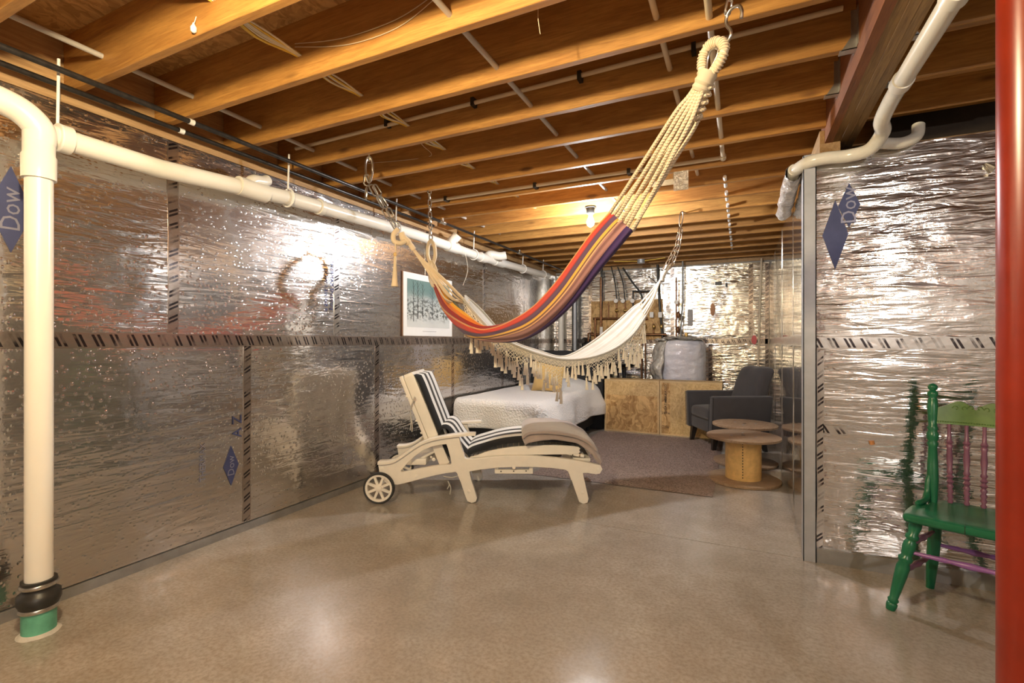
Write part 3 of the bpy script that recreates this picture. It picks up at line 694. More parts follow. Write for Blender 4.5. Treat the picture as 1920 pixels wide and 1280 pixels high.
# ================================================================== HAMMOCKS
A_ = Vector((-2.29, 3.26)); B_ = Vector((0, 1.62))
C_ = Vector((-2.2, 2.45)); D_ = Vector((-.5, 4.76))
fw = Vector((-sin(YAW), cos(YAW))); rt = Vector((cos(YAW), sin(YAW)))
def on_line(x, y, a, b, off=0.0):
    """point of the vertical plane through plan line a-b (shifted off metres along its horizontal normal) seen at pixel x,y"""
    d = (b - a); nrm = Vector((d.y, -d.x)).normalized()
    if nrm.dot(fw) > 0: nrm = -nrm
    a = a + nrm * off; u = (x - CX) / F
    D = fw + rt * u
    det = D.x * (-d.y) + d.x * D.y
    s = (a.x * (-d.y) + d.x * a.y) / det
    return P(x, y, d=s)
def resample(pts, n):
    q = smooth_path([Vector((p[0], p[1], 0)) for p in pts], 8); L = [0]
    for i in range(1, len(q)): L.append(L[-1] + (q[i] - q[i - 1]).length)
    out = []; j = 0
    for k in range(n + 1):
        t = L[-1] * k / n
        while j < len(q) - 2 and L[j + 1] < t: j += 1
        f = (t - L[j]) / max(1e-6, L[j + 1] - L[j]); out.append(q[j] + (q[j + 1] - q[j]) * f)
    return out
# ---- rainbow hammock
hm = thing('striped_hammock', 'rainbow striped cotton hammock hung across the room on the near big hook', 'hammock', (-1.1, 2.4, 1.2))
U = resample([(829, 536), (862, 575), (899, 606), (924, 610), (960, 599), (1000, 573), (1040, 530), (1075, 482), (1110, 434), (1142, 398)], 60)
Lw = resample([(810, 532), (829, 580), (860, 617), (888, 635), (930, 642), (978, 639), (1024, 616), (1074, 572), (1126, 507), (1164, 462), (1187, 434)], 60)
NV = 26
def hfn(t, v, back=False):
    i = min(59, int(t * 60)); f = t * 60 - i
    u2 = U[i].lerp(U[i + 1], f); l2 = Lw[i].lerp(Lw[i + 1], f)
    a = on_line(u2.x, u2.y, A_, B_); b = on_line(l2.x, l2.y, A_, B_)
    wd = (a - b).length; dd = (B_ - A_).normalized(); nrm = Vector((dd.y, -dd.x, 0)); nrm = nrm if nrm.xy.dot(fw) < 0 else -nrm
    env = sin(pi * min(1, max(0, t))) ** .6
    p = a.lerp(b, v); nrm = Vector((-p.x, -p.y, 0)).normalized()      # cloth bellies out towards the room
    bul = (sin(pi * v) ** .7) * (.10 * env + .02)
    fold = .010 * sin(v * 19 + t * 3) * (1 - .6 * env) + .006 * sin(v * 33 + 2 * t)
    if back: return p - nrm * (bul * .9 + .004 + fold * .5)
    return p + nrm * (bul + fold)
def wv(t, v):
    s = min(1, max(0, (t - .05) / .36)); s = s * s * (3 - 2 * s)
    lo = .33 * s; hi = .33 + (.87 - .33) * s + .13 * max(0, (t - .41) / .59); return lo + (hi - lo) * v
m = MB(); n = 60; vs = []; uvs = []
for i in range(n + 1):
    for j in range(NV + 1): vs.append(hfn(i / n, j / NV)); uvs.append((i / n, wv(i / n, j / NV)))
    for j in range(NV - 1, 0, -1): vs.append(hfn(i / n, j / NV, True)); uvs.append((i / n, min(1, max(0, wv(i / n, j / NV)))))
c = 2 * NV
m.add(vs, [(i * c + k, i * c + (k + 1) % c, (i + 1) * c + (k + 1) % c, (i + 1) * c + k) for i in range(n) for k in range(c)] + [tuple(range(c)), tuple(n * c + k for k in range(c))], uvs)
m.build('cloth', 'rainbow', hm, ang=80)
def eye_loop(pts, r, parent, nm, mat='wrap', n=16, cl=True): return MB().tube(pts, r, n, closed=cl).build(nm, mat, parent)
# ends: gather point of the near cords
G1 = on_line(1322, 150, A_, B_)
K1 = on_line(1288, 222, A_, B_)
ends = [on_line(1142 + 45 * k / 8 + random.uniform(-2, 2), 398 + 36 * k / 8 + random.uniform(-4, 8), A_, B_, random.uniform(-.03, .03)) for k in range(9)]
dlen = (G1 - K1)
side = Vector(((B_ - A_).normalized().y, -(B_ - A_).normalized().x, 0)) 
for k, e in enumerate(ends):
    f = (k / 8 - .5)
    axis = (G1 - ends[4]).normalized(); perp = side.cross(axis).normalized()
    if perp.z > 0: perp = -perp
    kk = K1 + perp * f * .085 + side * (.02 * (-1) ** k)
    pts = [e, e.lerp(kk, .35) + perp * f * .0 , e.lerp(kk, .7), kk, kk.lerp(G1, .5) + perp * f * .01, G1 + perp * f * .03 + side * (.008 * (-1) ** k)]
    MB().tube(smooth_path(pts, 5), .0074, 8).build('cord', 'rope', hm)
# braided section: plaited strands
axis = (G1 - K1).normalized(); perp = side.cross(axis).normalized()
for k in range(5):
    pts = []
    for i in range(37):
        t = i / 36; ctr = K1.lerp(G1, t) + perp * ((.036 - .016 * t) * (k - 2) / 2)
        pts.append(ctr + perp * .006 * sin(t * 34 + k * 1.9) - side * (.012 * cos(t * 34 + k * 1.9)) - side * .012)
    MB().tube(pts, .0066, 8).build('plaited_strand', 'rope', hm)
m = MB(); m.lathe(G1 - axis * .035, G1 + axis * .03, [(0, .026), (.15, .031), (.3, .028), (.45, .033), (.6, .029), (.8, .032), (1, .026)], 18); m.build('binding_knot', 'wrap', hm)
top = on_line(1345, 78, A_, B_); mid = G1.lerp(top, .5); la = (top - G1).normalized(); lp = side.cross(la).normalized()
L0 = (top - G1).length
loop = []
for i in range(40):
    a = 2 * pi * i / 40; rr = .033 * (1 + .45 * cos(a))
    loop.append(mid + la * (cos(a) * L0 * .50) + lp * sin(a) * rr * 1.15)
MB().tube(loop, .0135, 16, closed=True).build('whipped_loop', 'wrap', hm)
for k in range(34):                     # raised turns of the whipping
    i = k * 40 / 34; c_ = loop[int(i)]; t_ = (loop[(int(i) + 1) % 40] - loop[int(i) - 1]).normalized()
    up = t_.orthogonal().normalized(); bi = t_.cross(up)
    MB().tube([c_ + (up * cos(2 * pi * q / 14) + bi * sin(2 * pi * q / 14)) * .0142 for q in range(14)], .0030, 6, closed=True).build('whipping_turn', 'cream_cord', hm)
# metal thimble + s hook on it
th = [mid + la * (cos(a) * L0 * .34) + lp * sin(a) * .016 * (1 + .7 * cos(a)) for a in [2 * pi * i / 24 for i in range(24)]]
MB().tube(th, .0035, 8, closed=True).build('metal_thimble', 'steel', hm)
sh = thing('s_hook', 'big bent steel hook holding the near end of the striped hammock', 'hook', (0, 1.62, 2.15))
hk = smooth_path([on_line(x, y, A_, B_, o) for x, y, o in ((1352, 93, -.012), (1358, 84, -.004), (1368, 72, .0), (1370, 58, 0), (1362, 46, 0), (1363, 30, 0), (1372, 16, 0), (1385, 11, 0), (1391, 20, 0), (1390, 34, 0))], 6)
MB().tube(hk, .0052, 12).build('bent_rod', 'steel', sh)
# ---- chains
def link_mesh(L=.046, W=.022, r=.0034):
    pts = []
    for i in range(20):
        a = 2 * pi * i / 20; pts.append(Vector((cos(a) * W / 2 * .85, 0, sin(a) * W / 2 * .85 + (L / 2 - W / 2) * (1 if sin(a) > 0 else -1 if sin(a) < 0 else 0))))
    return MB().tube(pts, r, 7, closed=True)
def chain(label, pts, group=None, L=.046, W=.022, r=.0034, double=0):
    t = thing('chain', label, 'chain', tuple(pts[0])); src = None
    q = [Vector(p) for p in pts]; seg = [0]
    for a, b in zip(q, q[1:]): seg.append(seg[-1] + (b - a).length)
    pitch = L - 2 * r - .002; N = max(1, int(seg[-1] / pitch)); inv = wmat(t).inverted()
    for k in range(N):
        s = (k + .5) * seg[-1] / N; j = 0
        while j < len(seg) - 2 and seg[j + 1] < s: j += 1
        c_ = q[j].lerp(q[j + 1], (s - seg[j]) / max(1e-6, seg[j + 1] - seg[j])); tz = (q[j + 1] - q[j]).normalized()
        bx = Vector((fw.x * .6 + rt.x, fw.y * .6 + rt.y, 0)); bx = (bx - tz * bx.dot(tz)).normalized(); by = tz.cross(bx)
        if k % 2: bx, by = by, -bx
        R_ = Matrix(((bx.x, by.x, tz.x, c_.x), (bx.y, by.y, tz.y, c_.y), (bx.z, by.z, tz.z, c_.z), (0, 0, 0, 1)))
        if src is None: src = link_mesh(L, W, r).build('link', 'steel', t, world=False); src.matrix_basis = inv @ R_
        else: dupe(src, t, inv @ R_)
    return t, inv
def carabiner(parent, c, s=.05, w_=.024, r=.0042, tilt=0):
    pts = [Vector(c) + Vector((rt.x, rt.y, 0)) * (cos(a) * w_ * (.5 + .12 * sin(a)) + tilt * sin(a) * s) + Vector((0, 0, 1)) * sin(a) * s for a in [2 * pi * i / 24 for i in range(24)]]
    MB().tube(pts, r, 8, closed=True).build('snap_ring', 'steel', parent)
p0 = Vector((0.005, 1.62, 2.44)); p1 = hk[30] + Vector((0, 0, .005))
chain('short chain dropping to the big steel hook at the top of the picture', [p0, p1], L=.05, W=.026, r=.004)
# left chain of the cream hammock, double strand
ja = min(JY, key=lambda y: abs(y - 2.45))
def LC(x, y, o=0.0): return on_line(x, y, C_, D_, o)
t1, _ = chain('left strand of the doubled steel chain at the left end of the cream hammock', [LC(694, 345), LC(716, 385), LC(743, 432)], L=.080, W=.040, r=.0052)
t2, inv2 = chain('right strand of the doubled steel chain at the left end of the cream hammock', [LC(700, 345, .02), LC(725, 385, .02), LC(748, 432, .02)], L=.080, W=.040, r=.0052)
for t in (t1, t2): t['group'] = 'two strands of the chain at the left end of the cream hammock'
sr = thing('snap_hook', 'large snap ring hanging from a joist above the doubled chain', 'hook', tuple(LC(692, 300)))
c_ = LC(692, 318); carabiner(sr, c_, .085, .046, .007)
MB().cyl(Vector((c_.x, c_.y, c_.z + .055)), Vector((c_.x, c_.y, HJ + .05)), .006, 8).build('screw_eye', 'steel', sr)
chain('loose tail of three links beside the snap ring on the left', [LC(688, 325), LC(686, 375)], L=.080, W=.040, r=.0052)
# left chain of striped hammock
def LS(x, y, o=0.0): return on_line(x, y, A_, B_, o)
chain('single thin chain above the far end of the striped hammock', [LS(805, 352), LS(806, 400), LS(808, 452)], L=.056, W=.032, r=.0048)
e = thing('screw_eye', 'small screw hook in the joist above the thin chain', 'hook', tuple(LS(804, 346)))
carabiner(e, LS(804, 348), .02, .026, .003)
# right chain of the cream hammock: two strands
tr1, _ = chain('left strand of the twin steel chain at the right end of the cream hammock', [LC(1275, 428), LC(1268, 462), LC(1252, 492), LC(1245, 505)], L=.068, W=.036, r=.0052)
tr2, _ = chain('right strand of the twin steel chain at the right end of the cream hammock', [LC(1278, 428, .02), LC(1273, 462, .025), LC(1261, 495, .025), LC(1250, 507, .02)], L=.068, W=.036, r=.0052)
for t in (tr1, tr2): t['group'] = 'two strands of the chain at the right end of the cream hammock'
sr = thing('snap_hook', 'snap ring on a joist face right of the bulb above the twin chain', 'hook', tuple(LC(1277, 394)))
carabiner(sr, LC(1277, 411), .072, .030, .0055, .1)
MB().tube([LC(1279, 396), LC(1279, 396) + Vector((0.02, .12, .01))], .006, 8).build('screw_eye', 'steel', sr)
# ---- far end of the striped hammock: rope loop and cords hanging down
fe = hm
lp1 = [LS(800 + 1.5 * 1, 458), LS(802, 480), LS(806, 500), LS(815, 500), LS(818, 480), LS(814, 458), LS(808, 450)]
MB().tube(smooth_path([LS(808, 450), LS(803, 460), LS(802, 478), LS(806, 492), LS(808, 505)], 6), .015, 12).build('rope_loop_side', 'cream_cord', fe)
MB().tube(smooth_path([LS(808, 450), LS(814, 460), LS(816, 478), LS(813, 492), LS(811, 505)], 6), .015, 12).build('rope_loop_side', 'cream_cord', fe)
for k in range(9):
    f = k / 8; o = random.uniform(-.02, .02)
    MB().tube(smooth_path([LS(806 + 5 * f, 488, o), LS(803 + 16 * f, 505, o), LS(805 + 16 * f, 525, o), LS(811 + 20 * f, 538, o)], 4), .0052, 6).build('cord', 'cream_cord', fe)
# ---- cream hammock
ch = thing('cream_hammock', 'cream cotton hammock with long tasselled macrame fringe, behind the striped one', 'hammock', (-1.3, 3.7, 1.0))
NW = 48
rimN = resample([(868, 560), (893, 592), (930, 630), (965, 648), (1010, 664), (1060, 674), (1112, 669), (1155, 652), (1185, 628), (1203, 603), (1212, 588)], NW)   # near rim
rimF = resample([(872, 552), (902, 580), (935, 618), (965, 642), (1010, 657), (1058, 668), (1105, 645), (1142, 617), (1172, 590), (1190, 573), (1203, 566)], NW)   # far rim
def cfn(t, v):
    i = min(NW - 1, int(t * NW)); f = t * NW - i; a2 = rimN[i].lerp(rimN[i + 1], f); b2 = rimF[i].lerp(rimF[i + 1], f)
    env = sin(pi * t) ** .7
    a = on_line(a2.x, a2.y, C_, D_, .05 + .10 * env); b = on_line(b2.x, b2.y, C_, D_, -.05 - .16 * env)
    p = a.lerp(b, v); sag = sin(pi * v) * (.045 * env + .02)
    return p + Vector((0, 0, -sag + .009 * sin(v * 24 + t * 5) * (1.25 - env) + .003 * sin(v * 57 + t * 9)))
m = MB(); NVc = 36; vs = []
for i in range(NW + 1):
    for j in range(NVc + 1): vs.append(cfn(i / NW, j / NVc))
    for j in range(NVc - 1, 0, -1): vs.append(cfn(i / NW, j / NVc) - Vector((0, 0, .006)))
c = 2 * NVc
m.add(vs, [(i * c + k, i * c + (k + 1) % c, (i + 1) * c + (k + 1) % c, (i + 1) * c + k) for i in range(NW) for k in range(c)] + [tuple(range(c)), tuple(NW * c + k for k in range(c))])
m.build('cloth', 'white_cloth', ch, ang=80)
# front valance under the near rim
def rimP(t): return cfn(t, 0)
m = MB(); m.grid(lambda u, v: rimP(u) + Vector((0, 0, -.05 * v * (sin(pi * min(1, max(0, u))) ** .5))) + side * .0, 48, 4)
m.build('rim_band', 'white_cloth', ch)
MB().tube([rimP(i / NW) for i in range(NW + 1)], .009, 8).build('rim_rope', 'white_cloth', ch)
MB().tube([cfn(i / NW, 1) for i in range(NW + 1)], .008, 8).build('rim_rope', 'white_cloth', ch)
# end cords
Gr = LC(1243, 517); Gl = LC(764, 452)
for k in range(12):
    v = k / 11; e = cfn(1, v); f = (v - .5)
    MB().tube(smooth_path([e - (e - cfn(.96, v)) * .3, e.lerp(Gr, .35) + Vector((0, 0, -.01 + .02 * f)), e.lerp(Gr, .75) + Vector((.008 * f, 0, 0)), Gr + Vector((f * .02, 0, -abs(f) * .02))], 5), .0058, 7).build('cord', 'rope_w', ch)
MB().tube(smooth_path([Gr + Vector((-.01, -.01, -.05)), Gr, LC(1248, 508), LC(1252, 498)], 5), [.026, .026] + [.022] * 14, 14).build('end_binding', 'white_cloth', ch)
for k in range(14):
    v = k / 13; e = LC(840 + 32 * v, 566 - 22 * v + random.uniform(-4, 4), random.uniform(-.03, .03)) if k < 7 else cfn(0, 1 - v)
    f = v - .5
    g2 = LC(790, 487)
    MB().tube(smooth_path([cfn(.03, 1 - v), e, e.lerp(g2, .5) + Vector((0, 0, f * .03)), g2 + Vector((0, 0, f * .03)), Gl + Vector((0, 0, f * .012))], 5), .0058, 7).build('cord', 'cream_cord', ch)
MB().tube(smooth_path([LC(752, 436), LC(757, 447), LC(768, 457), LC(776, 468)], 5), [.022] * 4 + [.026] * 6 + [.018] * 6, 14).build('end_binding', 'cream_cord', ch)
lo = smooth_path([LC(746, 430, .02), LC(738, 440, .02), LC(739, 452, .02), LC(750, 456, .02), LC(760, 452, .02)], 6)
MB().tube(lo, .017, 12).build('end_loop', 'cream_cord', ch)
# single long tassel at the left end
lt = thing('long_tassel', 'long single cream tassel with a wooden bead under the left chain', 'tassel', tuple(LC(741, 535)))
MB().tube([LC(741, 448, .03), LC(742, 474, .03)], .005, 8).build('cord', 'cream_cord', lt)
a = LC(741, 473, .03); b = LC(741, 481, .03); MB().lathe(a, b, [(0, .004), (.25, .013), (.6, .013), (1, .005)], 14).build('wooden_bead', 'spool_hub', lt)
MB().lathe(LC(741, 480, .03), LC(740, 537, .03), [(0, .006), (.08, .012), (.18, .010), (.5, .014), (.85, .019), (1, .024)], 16).build('tassel_skirt', 'cream_cord', lt)
# macrame fringe
dep = [(868, 60), (878, 88), (890, 60), (905, 45), (918, 40), (930, 52), (950, 72), (972, 78), (995, 46), (1008, 42), (1031, 78), (1047, 72), (1060, 44), (1072, 38), (1085, 40), (1096, 52), (1115, 66), (1124, 58), (1137, 40), (1150, 42), (1170, 40), (1192, 78), (1201, 60), (1212, 40)]
NT = 64; cols = []
for k in range(NT):
    t = .01 + .98 * k / (NT - 1); p = rimP(t); r2 = rimN[min(NW, int(t * NW))]
    d = (p.xy).dot(fw); cols.append((p + Vector((0, 0, -.008)), (interp(dep, r2.x + random.uniform(-3, 3)) + random.choice((-14, -4, 4, 10))) * d / F))
ROW = .026; lat = MB(); nodes = {}
for k, (p, dpt) in enumerate(cols):
    nr = max(1, int((dpt - .085) / ROW)); ptx = [p]
    for j in range(1, nr + 1): ptx.append(p + Vector((0, 0, -ROW * (j - (.5 if k % 2 else 0)))) + side * random.uniform(-.006, .006))
    nodes[k] = ptx
for k in range(NT):
    for j in range(len(nodes[k]) - 1):
        for kk in (k - 1, k + 1):
            if kk in nodes and j + 1 < len(nodes[kk]): lat.tube([nodes[k][j], nodes[kk][j + 1]], .0021, 5, caps=False)
        if j == 0 or (j + 1 >= len(nodes[k]) - 1): lat.tube([nodes[k][j], nodes[k][j + 1]], .0021, 5, caps=False)
lo_ = lat.build('macrame_netting', 'tassel', ch); lo_['kind'] = 'stuff'
tm = MB(); tm.lathe((0, 0, 0), (0, 0, -.09), [(0, .003), (.04, .0070), (.12, .0085), (.18, .0065), (.5, .0090), (.9, .0125), (1, .0135)], 9)
tsrc = tm.build('tassel', 'tassel', ch, world=False); invc = wmat(ch).inverted(); first = True
def put_tassel(p, s=1.0):
    global first
    mt = invc @ Matrix.Translation(p) @ Euler((random.uniform(-.08, .08), random.uniform(-.08, .08), random.uniform(0, 6)), 'XYZ').to_matrix().to_4x4() @ Matrix.Diagonal((s, s, s * random.uniform(.9, 1.1), 1))
    if first: tsrc.matrix_basis = mt; first = False
    else: dupe(tsrc, ch, mt)
for k in range(NT):
    put_tassel(nodes[k][-1])
    if len(nodes[k]) > 2 and k % 2 == 0: put_tassel(nodes[k][-2] + side * .012, .95)
    if len(nodes[k]) > 4 and k % 3 == 0: put_tassel(nodes[k][len(nodes[k]) // 2] + side * .014, .9)

# ================================================================== CHAISE LOUNGE
ORG = Vector((-2.474, 2.882, 0)); AZ = radians(24.5)
cl = thing('chaise_lounge', 'white resin chaise lounge with wheels in the middle of the room', 'lounge chair', tuple(ORG), AZ)
K = .00402
def q(cx, cy): x = 660 + cx / 3.84 - 712; return (x * K, (942 + 7.5 * x / 385 - (680 + cy / 3.84)) * K)
def poly(pts): return [q(*p) for p in pts]
WD = .62
def spl_curve(rings, th, y, name, mat, parent, bevel=.004):
    """flat side piece with real holes from closed 2d rings; x along, z up"""
    cu = bpy.data.curves.new('c', 'CURVE'); cu.dimensions = '2D'; cu.fill_mode = 'BOTH'; cu.extrude = th / 2 - bevel; cu.bevel_depth = bevel; cu.bevel_resolution = 1
    for r in rings:
        s = cu.splines.new('POLY'); s.points.add(len(r) - 1); s.use_cyclic_u = True
        for i, p in enumerate(r): s.points[i].co = (p[0], p[1], 0, 1)
    ob = bpy.data.objects.new('t', cu); COL.objects.link(ob); dg = bpy.context.evaluated_depsgraph_get()
    me = bpy.data.meshes.new_from_object(ob.evaluated_get(dg)); bpy.data.objects.remove(ob)
    me.transform(Matrix(((1, 0, 0, 0), (0, 0, -1, y), (0, 1, 0, 0), (0, 0, 0, 1)))); me.name = name; me.materials.clear(); me.materials.append(M[mat])
    me.shade_smooth(); me.set_sharp_from_angle(angle=radians(35))
    o = bpy.data.objects.new(name, me); COL.objects.link(o); o.parent = parent; WM[o] = wmat(parent); return o
def sm2(pts, closed=True, n=4):
    N = len(pts); out = []
    for i in range(N if closed else N - 1):
        p0, p1, p2, p3 = [Vector(pts[(i + k) % N]) for k in (-1, 0, 1, 2)]
        for k in range(n):
            t = k / n; v = .5 * ((2 * p1) + (p2 - p0) * t + (2 * p0 - 5 * p1 + 4 * p2 - p3) * t * t + (3 * p1 - p0 - 3 * p2 + p3) * t ** 3); out.append((v.x, v.y))
    return out
outer = poly([(190, 728), (250, 728), (310, 712), (360, 680), (420, 640), (480, 605), (540, 580), (610, 562), (690, 552), (770, 548), (782, 600), (800, 650), (812, 694), (830, 704), (900, 702), (1000, 692), (1120, 686), (1240, 688), (1360, 696), (1480, 708), (1600, 724), (1700, 744), (1790, 764), (1803, 790), (1786, 818), (1760, 822), (1700, 812), (1662, 812),
    (1672, 860), (1690, 940), (1704, 1000), (1696, 1026), (1668, 1034), (1642, 1020), (1622, 960), (1590, 870), (1562, 800), (1540, 786), (1440, 772), (1330, 764), (1200, 760), (1050, 764), (930, 776), (850, 788), (846, 800), (860, 860), (884, 930), (900, 985), (892, 1008), (865, 1015), (836, 1004), (816, 950), (790, 870), (762, 800), (750, 790), (680, 798), (600, 812), (520, 830), (420, 856), (330, 876), (255, 870), (205, 820)])
hole = poly([(346, 782), (356, 768), (400, 720), (450, 672), (510, 632), (570, 606), (640, 592), (684, 588), (696, 620), (712, 680), (722, 730), (716, 744), (640, 748), (560, 758), (470, 774), (380, 792), (356, 794)])
for y, lab in ((.022, None), (WD - .022, None)): spl_curve([outer, hole[::-1]], .044, y, 'side_frame', 'chaise', cl)
# armrests: wide curved boards on top of the side frames
arm = [(188, 716), (250, 714), (310, 700), (370, 664), (430, 622), (490, 585), (560, 557), (640, 540), (740, 528), (830, 522), (892, 522)]
def armfn(y0, wd):
    m = MB(); A = smooth_path([Vector((*q(*p), 0)) for p in arm], 4); n = len(A); vs = []
    for i, p in enumerate(A):
        t = i / (n - 1); w_ = wd * (1 - .25 * max(0, t - .8) / .2); yc = y0
        for (dy, dz) in ((-w_ / 2, 0), (-w_ / 2 - .0, .016), (-w_ / 2 + .008, .022), (w_ / 2 - .008, .022), (w_ / 2, .014), (w_ / 2, 0)): vs.append((p.x, yc + dy, p.y + dz - .012))
    fs = [(i * 6 + k, i * 6 + (k + 1) % 6, (i + 1) * 6 + (k + 1) % 6, (i + 1) * 6 + k) for i in range(n - 1) for k in range(6)] + [tuple(range(6)), tuple((n - 1) * 6 + k for k in range(6))]
    m.add(vs, fs); return m
armfn(.022, .085).build('armrest', 'chaise', cl, world=False, ang=50); armfn(WD - .022, .085).build('armrest', 'chaise', cl, world=False, ang=50)
# wheels
def wheel(y):
    c = q(200, 888); R = .118; w_ = MB()
    wz = MB(); prof = [(-.016, R - .016), (-.018, R - .006), (-.010, R), (.010, R), (.018, R - .006), (.016, R - .016)]
    wz.add([(c[0] + r * cos(2 * pi * i / 40), y + yy, R + r * sin(2 * pi * i / 40)) for i in range(40) for (yy, r) in prof], [(i * 6 + k, i * 6 + (k + 1) % 6, ((i + 1) % 40) * 6 + (k + 1) % 6, ((i + 1) % 40) * 6 + k) for i in range(40) for k in range(6)])
    wt = wz.build('wheel', 'tyre', cl, world=False, label='spoked wheel with black tyre')
    ri = MB(); prof = [(-.012, R - .032), (-.014, R - .015), (.014, R - .015), (.012, R - .032)]
    ri.add([(c[0] + r * cos(2 * pi * i / 40), y + yy, R + r * sin(2 * pi * i / 40)) for i in range(40) for (yy, r) in prof], [(i * 4 + k, i * 4 + (k + 1) % 4, ((i + 1) % 40) * 4 + (k + 1) % 4, ((i + 1) % 40) * 4 + k) for i in range(40) for k in range(4)])
    ri.build('rim', 'chaise', wt, world=False)
    for k in range(8):
        a = 2 * pi * k / 8 + .39; m = MB(); d = Vector((cos(a), 0, sin(a))); p = Vector((-sin(a), 0, cos(a))); o = Vector((c[0], y, R))
        vs = []
        for rr, hw in ((.018, .010), (R - .028, .008)):
            for sy in (-.008, .008):
                for sp in (-1, 1): vs.append(o + d * rr + p * hw * sp + Vector((0, sy, 0)))
        m.add(vs, [(0, 1, 3, 2), (4, 6, 7, 5), (0, 4, 5, 1), (2, 3, 7, 6), (0, 2, 6, 4), (1, 5, 7, 3)]); m.build('spoke', 'chaise', wt, world=False, smooth=False)
    MB().lathe((c[0], y - .022, R), (c[0], y + .02, R), [(0, .010), (.1, .022), (.9, .024), (1, .02)], 24).build('hub', 'chaise', wt, world=False)
wheel(-.022); wheel(WD + .022)
c0 = q(200, 888); MB().cyl((c0[0], -.02, .118), (c0[0], WD + .02, .118), .012, 14).build('axle', 'chaise', cl, world=False)
# screws on the near side
for p in ((465, 820), (845, 935), (1665, 955), (1170, 766), (1775, 793), (590, 700), (215, 760)):
    a = q(*p); MB().lathe((a[0], -.004, a[1]), (a[0], .002, a[1]), [(0, .006), (.3, .013), (1, .014)], 14).build('bolt_cap', 'chaise', cl, world=False)
# backrest: frame rails, slats
bt = Vector(q(392, 110)); bb = Vector(q(640, 720)); bd = (bb - bt).normalized(); bn = Vector((bd.y, -bd.x)); bn = bn if bn.x < 0 else -bn   # bn points backwards
bk = None
def slab(parent, name, mat, p, d, nrm, s0, s1, t0, t1, y0, y1, r=.006):
    """box in the (d, nrm) frame"""
    m = MB(); m.rbox((s0, t0, y0), (s1, t1, y1), r, 2)
    m.v = [Vector((p.x + d.x * v.x + nrm.x * v.y, v.z, p.y + d.y * v.x + nrm.y * v.y)) for v in m.v]
    return m.build(name, mat, parent, world=False)
BL = (bb - bt).length
back = slab(cl, 'backrest', 'chaise', bt, bd, bn, -.01, BL + .04, -.050, .030, .05, .095)
slab(back, 'rail', 'chaise', bt, bd, bn, -.01, BL + .04, -.050, .030, WD - .095, WD - .05)
slab(back, 'rear_rail', 'chaise', bt, bd, bn, -.03, BL * .72, .032, .062, .045, .085)
slab(back, 'rear_rail', 'chaise', bt, bd, bn, -.03, BL * .72, .032, .062, WD - .085, WD - .045)
for k in range(7): slab(back, 'slat', 'chaise', bt, bd, bn, -.01 + k * .092, .060 + k * .092, -.045, -.030, .095, WD - .095, .003)
slab(back, 'head_rail', 'chaise', bt, bd, bn, -.03, .05, -.04, .03, .07, WD - .07)
for k in range(6):
    c = bt + bd * (.13 + k * .1) + bn * .064; MB().lathe((c.x, .040, c.y), (c.x, .047, c.y), [(0, .004), (1, .009)], 10).build('bolt_cap', 'chaise', back, world=False)
# support strut behind
s0 = Vector(q(430, 735)); s1 = Vector(q(560, 640))
for y in (.10, WD - .12): MB().tube([(s0.x, y, s0.y), (s1.x + .06, y, s1.y + .0), (bb.x - .02, y, bb.y + .12)], .014, 8).build('support_strut', 'chaise', cl, world=False)
MB().rbox((s0.x - .02, .06, s0.y - .02), (s0.x + .10, WD - .06, s0.y + .03), .01, 2).build('cross_bar', 'chaise', cl, world=False)
# seat slats following the leg beam
seatc = [(820, 696), (900, 680), (1000, 662), (1120, 650), (1250, 646), (1400, 650), (1550, 662), (1690, 690)]
SC = smooth_path([Vector((*q(*p), 0)) for p in seatc], 3)
for i in range(len(SC) - 1):
    a = SC[i]; b = SC[i + 1]; d = (b - a).normalized().xy; n_ = Vector((-d.y, d.x))
    slab(cl, 'seat_slat', 'chaise', a.xy, d, n_, .004, (b - a).length - .004, -.03, -.008, .05, WD - .05, .003)
# leg rest side board
lb = sm2(poly([(862, 702), (900, 690), (960, 668), (1050, 648), (1150, 634), (1250, 628), (1400, 624), (1520, 628), (1640, 640), (1642, 660), (1638, 684), (1500, 686), (1300, 686), (1120, 686), (980, 694)]), True, 2)
for y in (.062, WD - .062): spl_curve([lb], .03, y, 'seat_rail', 'chaise', cl)
MB().rbox((q(1600, 0)[0], .06, q(0, 715)[1]), (q(1730, 0)[0], WD - .06, q(0, 690)[1]), .006, 2).build('foot_bar', 'chaise', cl, world=False)
# tray slide under the beam
ts = MB(); a = q(1030, 815); b = q(1308, 768)
ts.rbox((a[0], .03, a[1]), (a[0] + .03, WD - .04, b[1] + .01), .003, 1); ts.rbox((b[0] - .03, .03, a[1]), (b[0], WD - .04, b[1] + .01), .003, 1); ts.rbox((a[0], .02, a[1]), (b[0], .05, a[1] + .03), .003, 1)
tr = ts.build('sliding_tray_rail', 'chaise', cl, world=False)
for x in (1076, 1168, 1258): c = q(x, 798); MB().cyl((c[0], .016, c[1]), (c[0], .022, c[1]), .005, 8).build('rivet', 'rubber', tr, world=False)
# tie ribbons
def ribbon(pts, y): return MB().tube(smooth_path([(q(*p)[0], y, q(*p)[1]) for p in pts], 5), .004, 6).build('tie_ribbon', 'white_cloth', cl, world=False)
ribbon([(450, 245), (430, 290), (418, 360), (422, 430), (416, 490)], .02); ribbon([(455, 250), (425, 310), (420, 380), (432, 440), (430, 500)], .012)
ribbon([(690, 862), (700, 890), (686, 920)], .02); ribbon([(692, 862), (712, 910), (706, 958)], .015); ribbon([(655, 830), (720, 840), (770, 825)], .03)
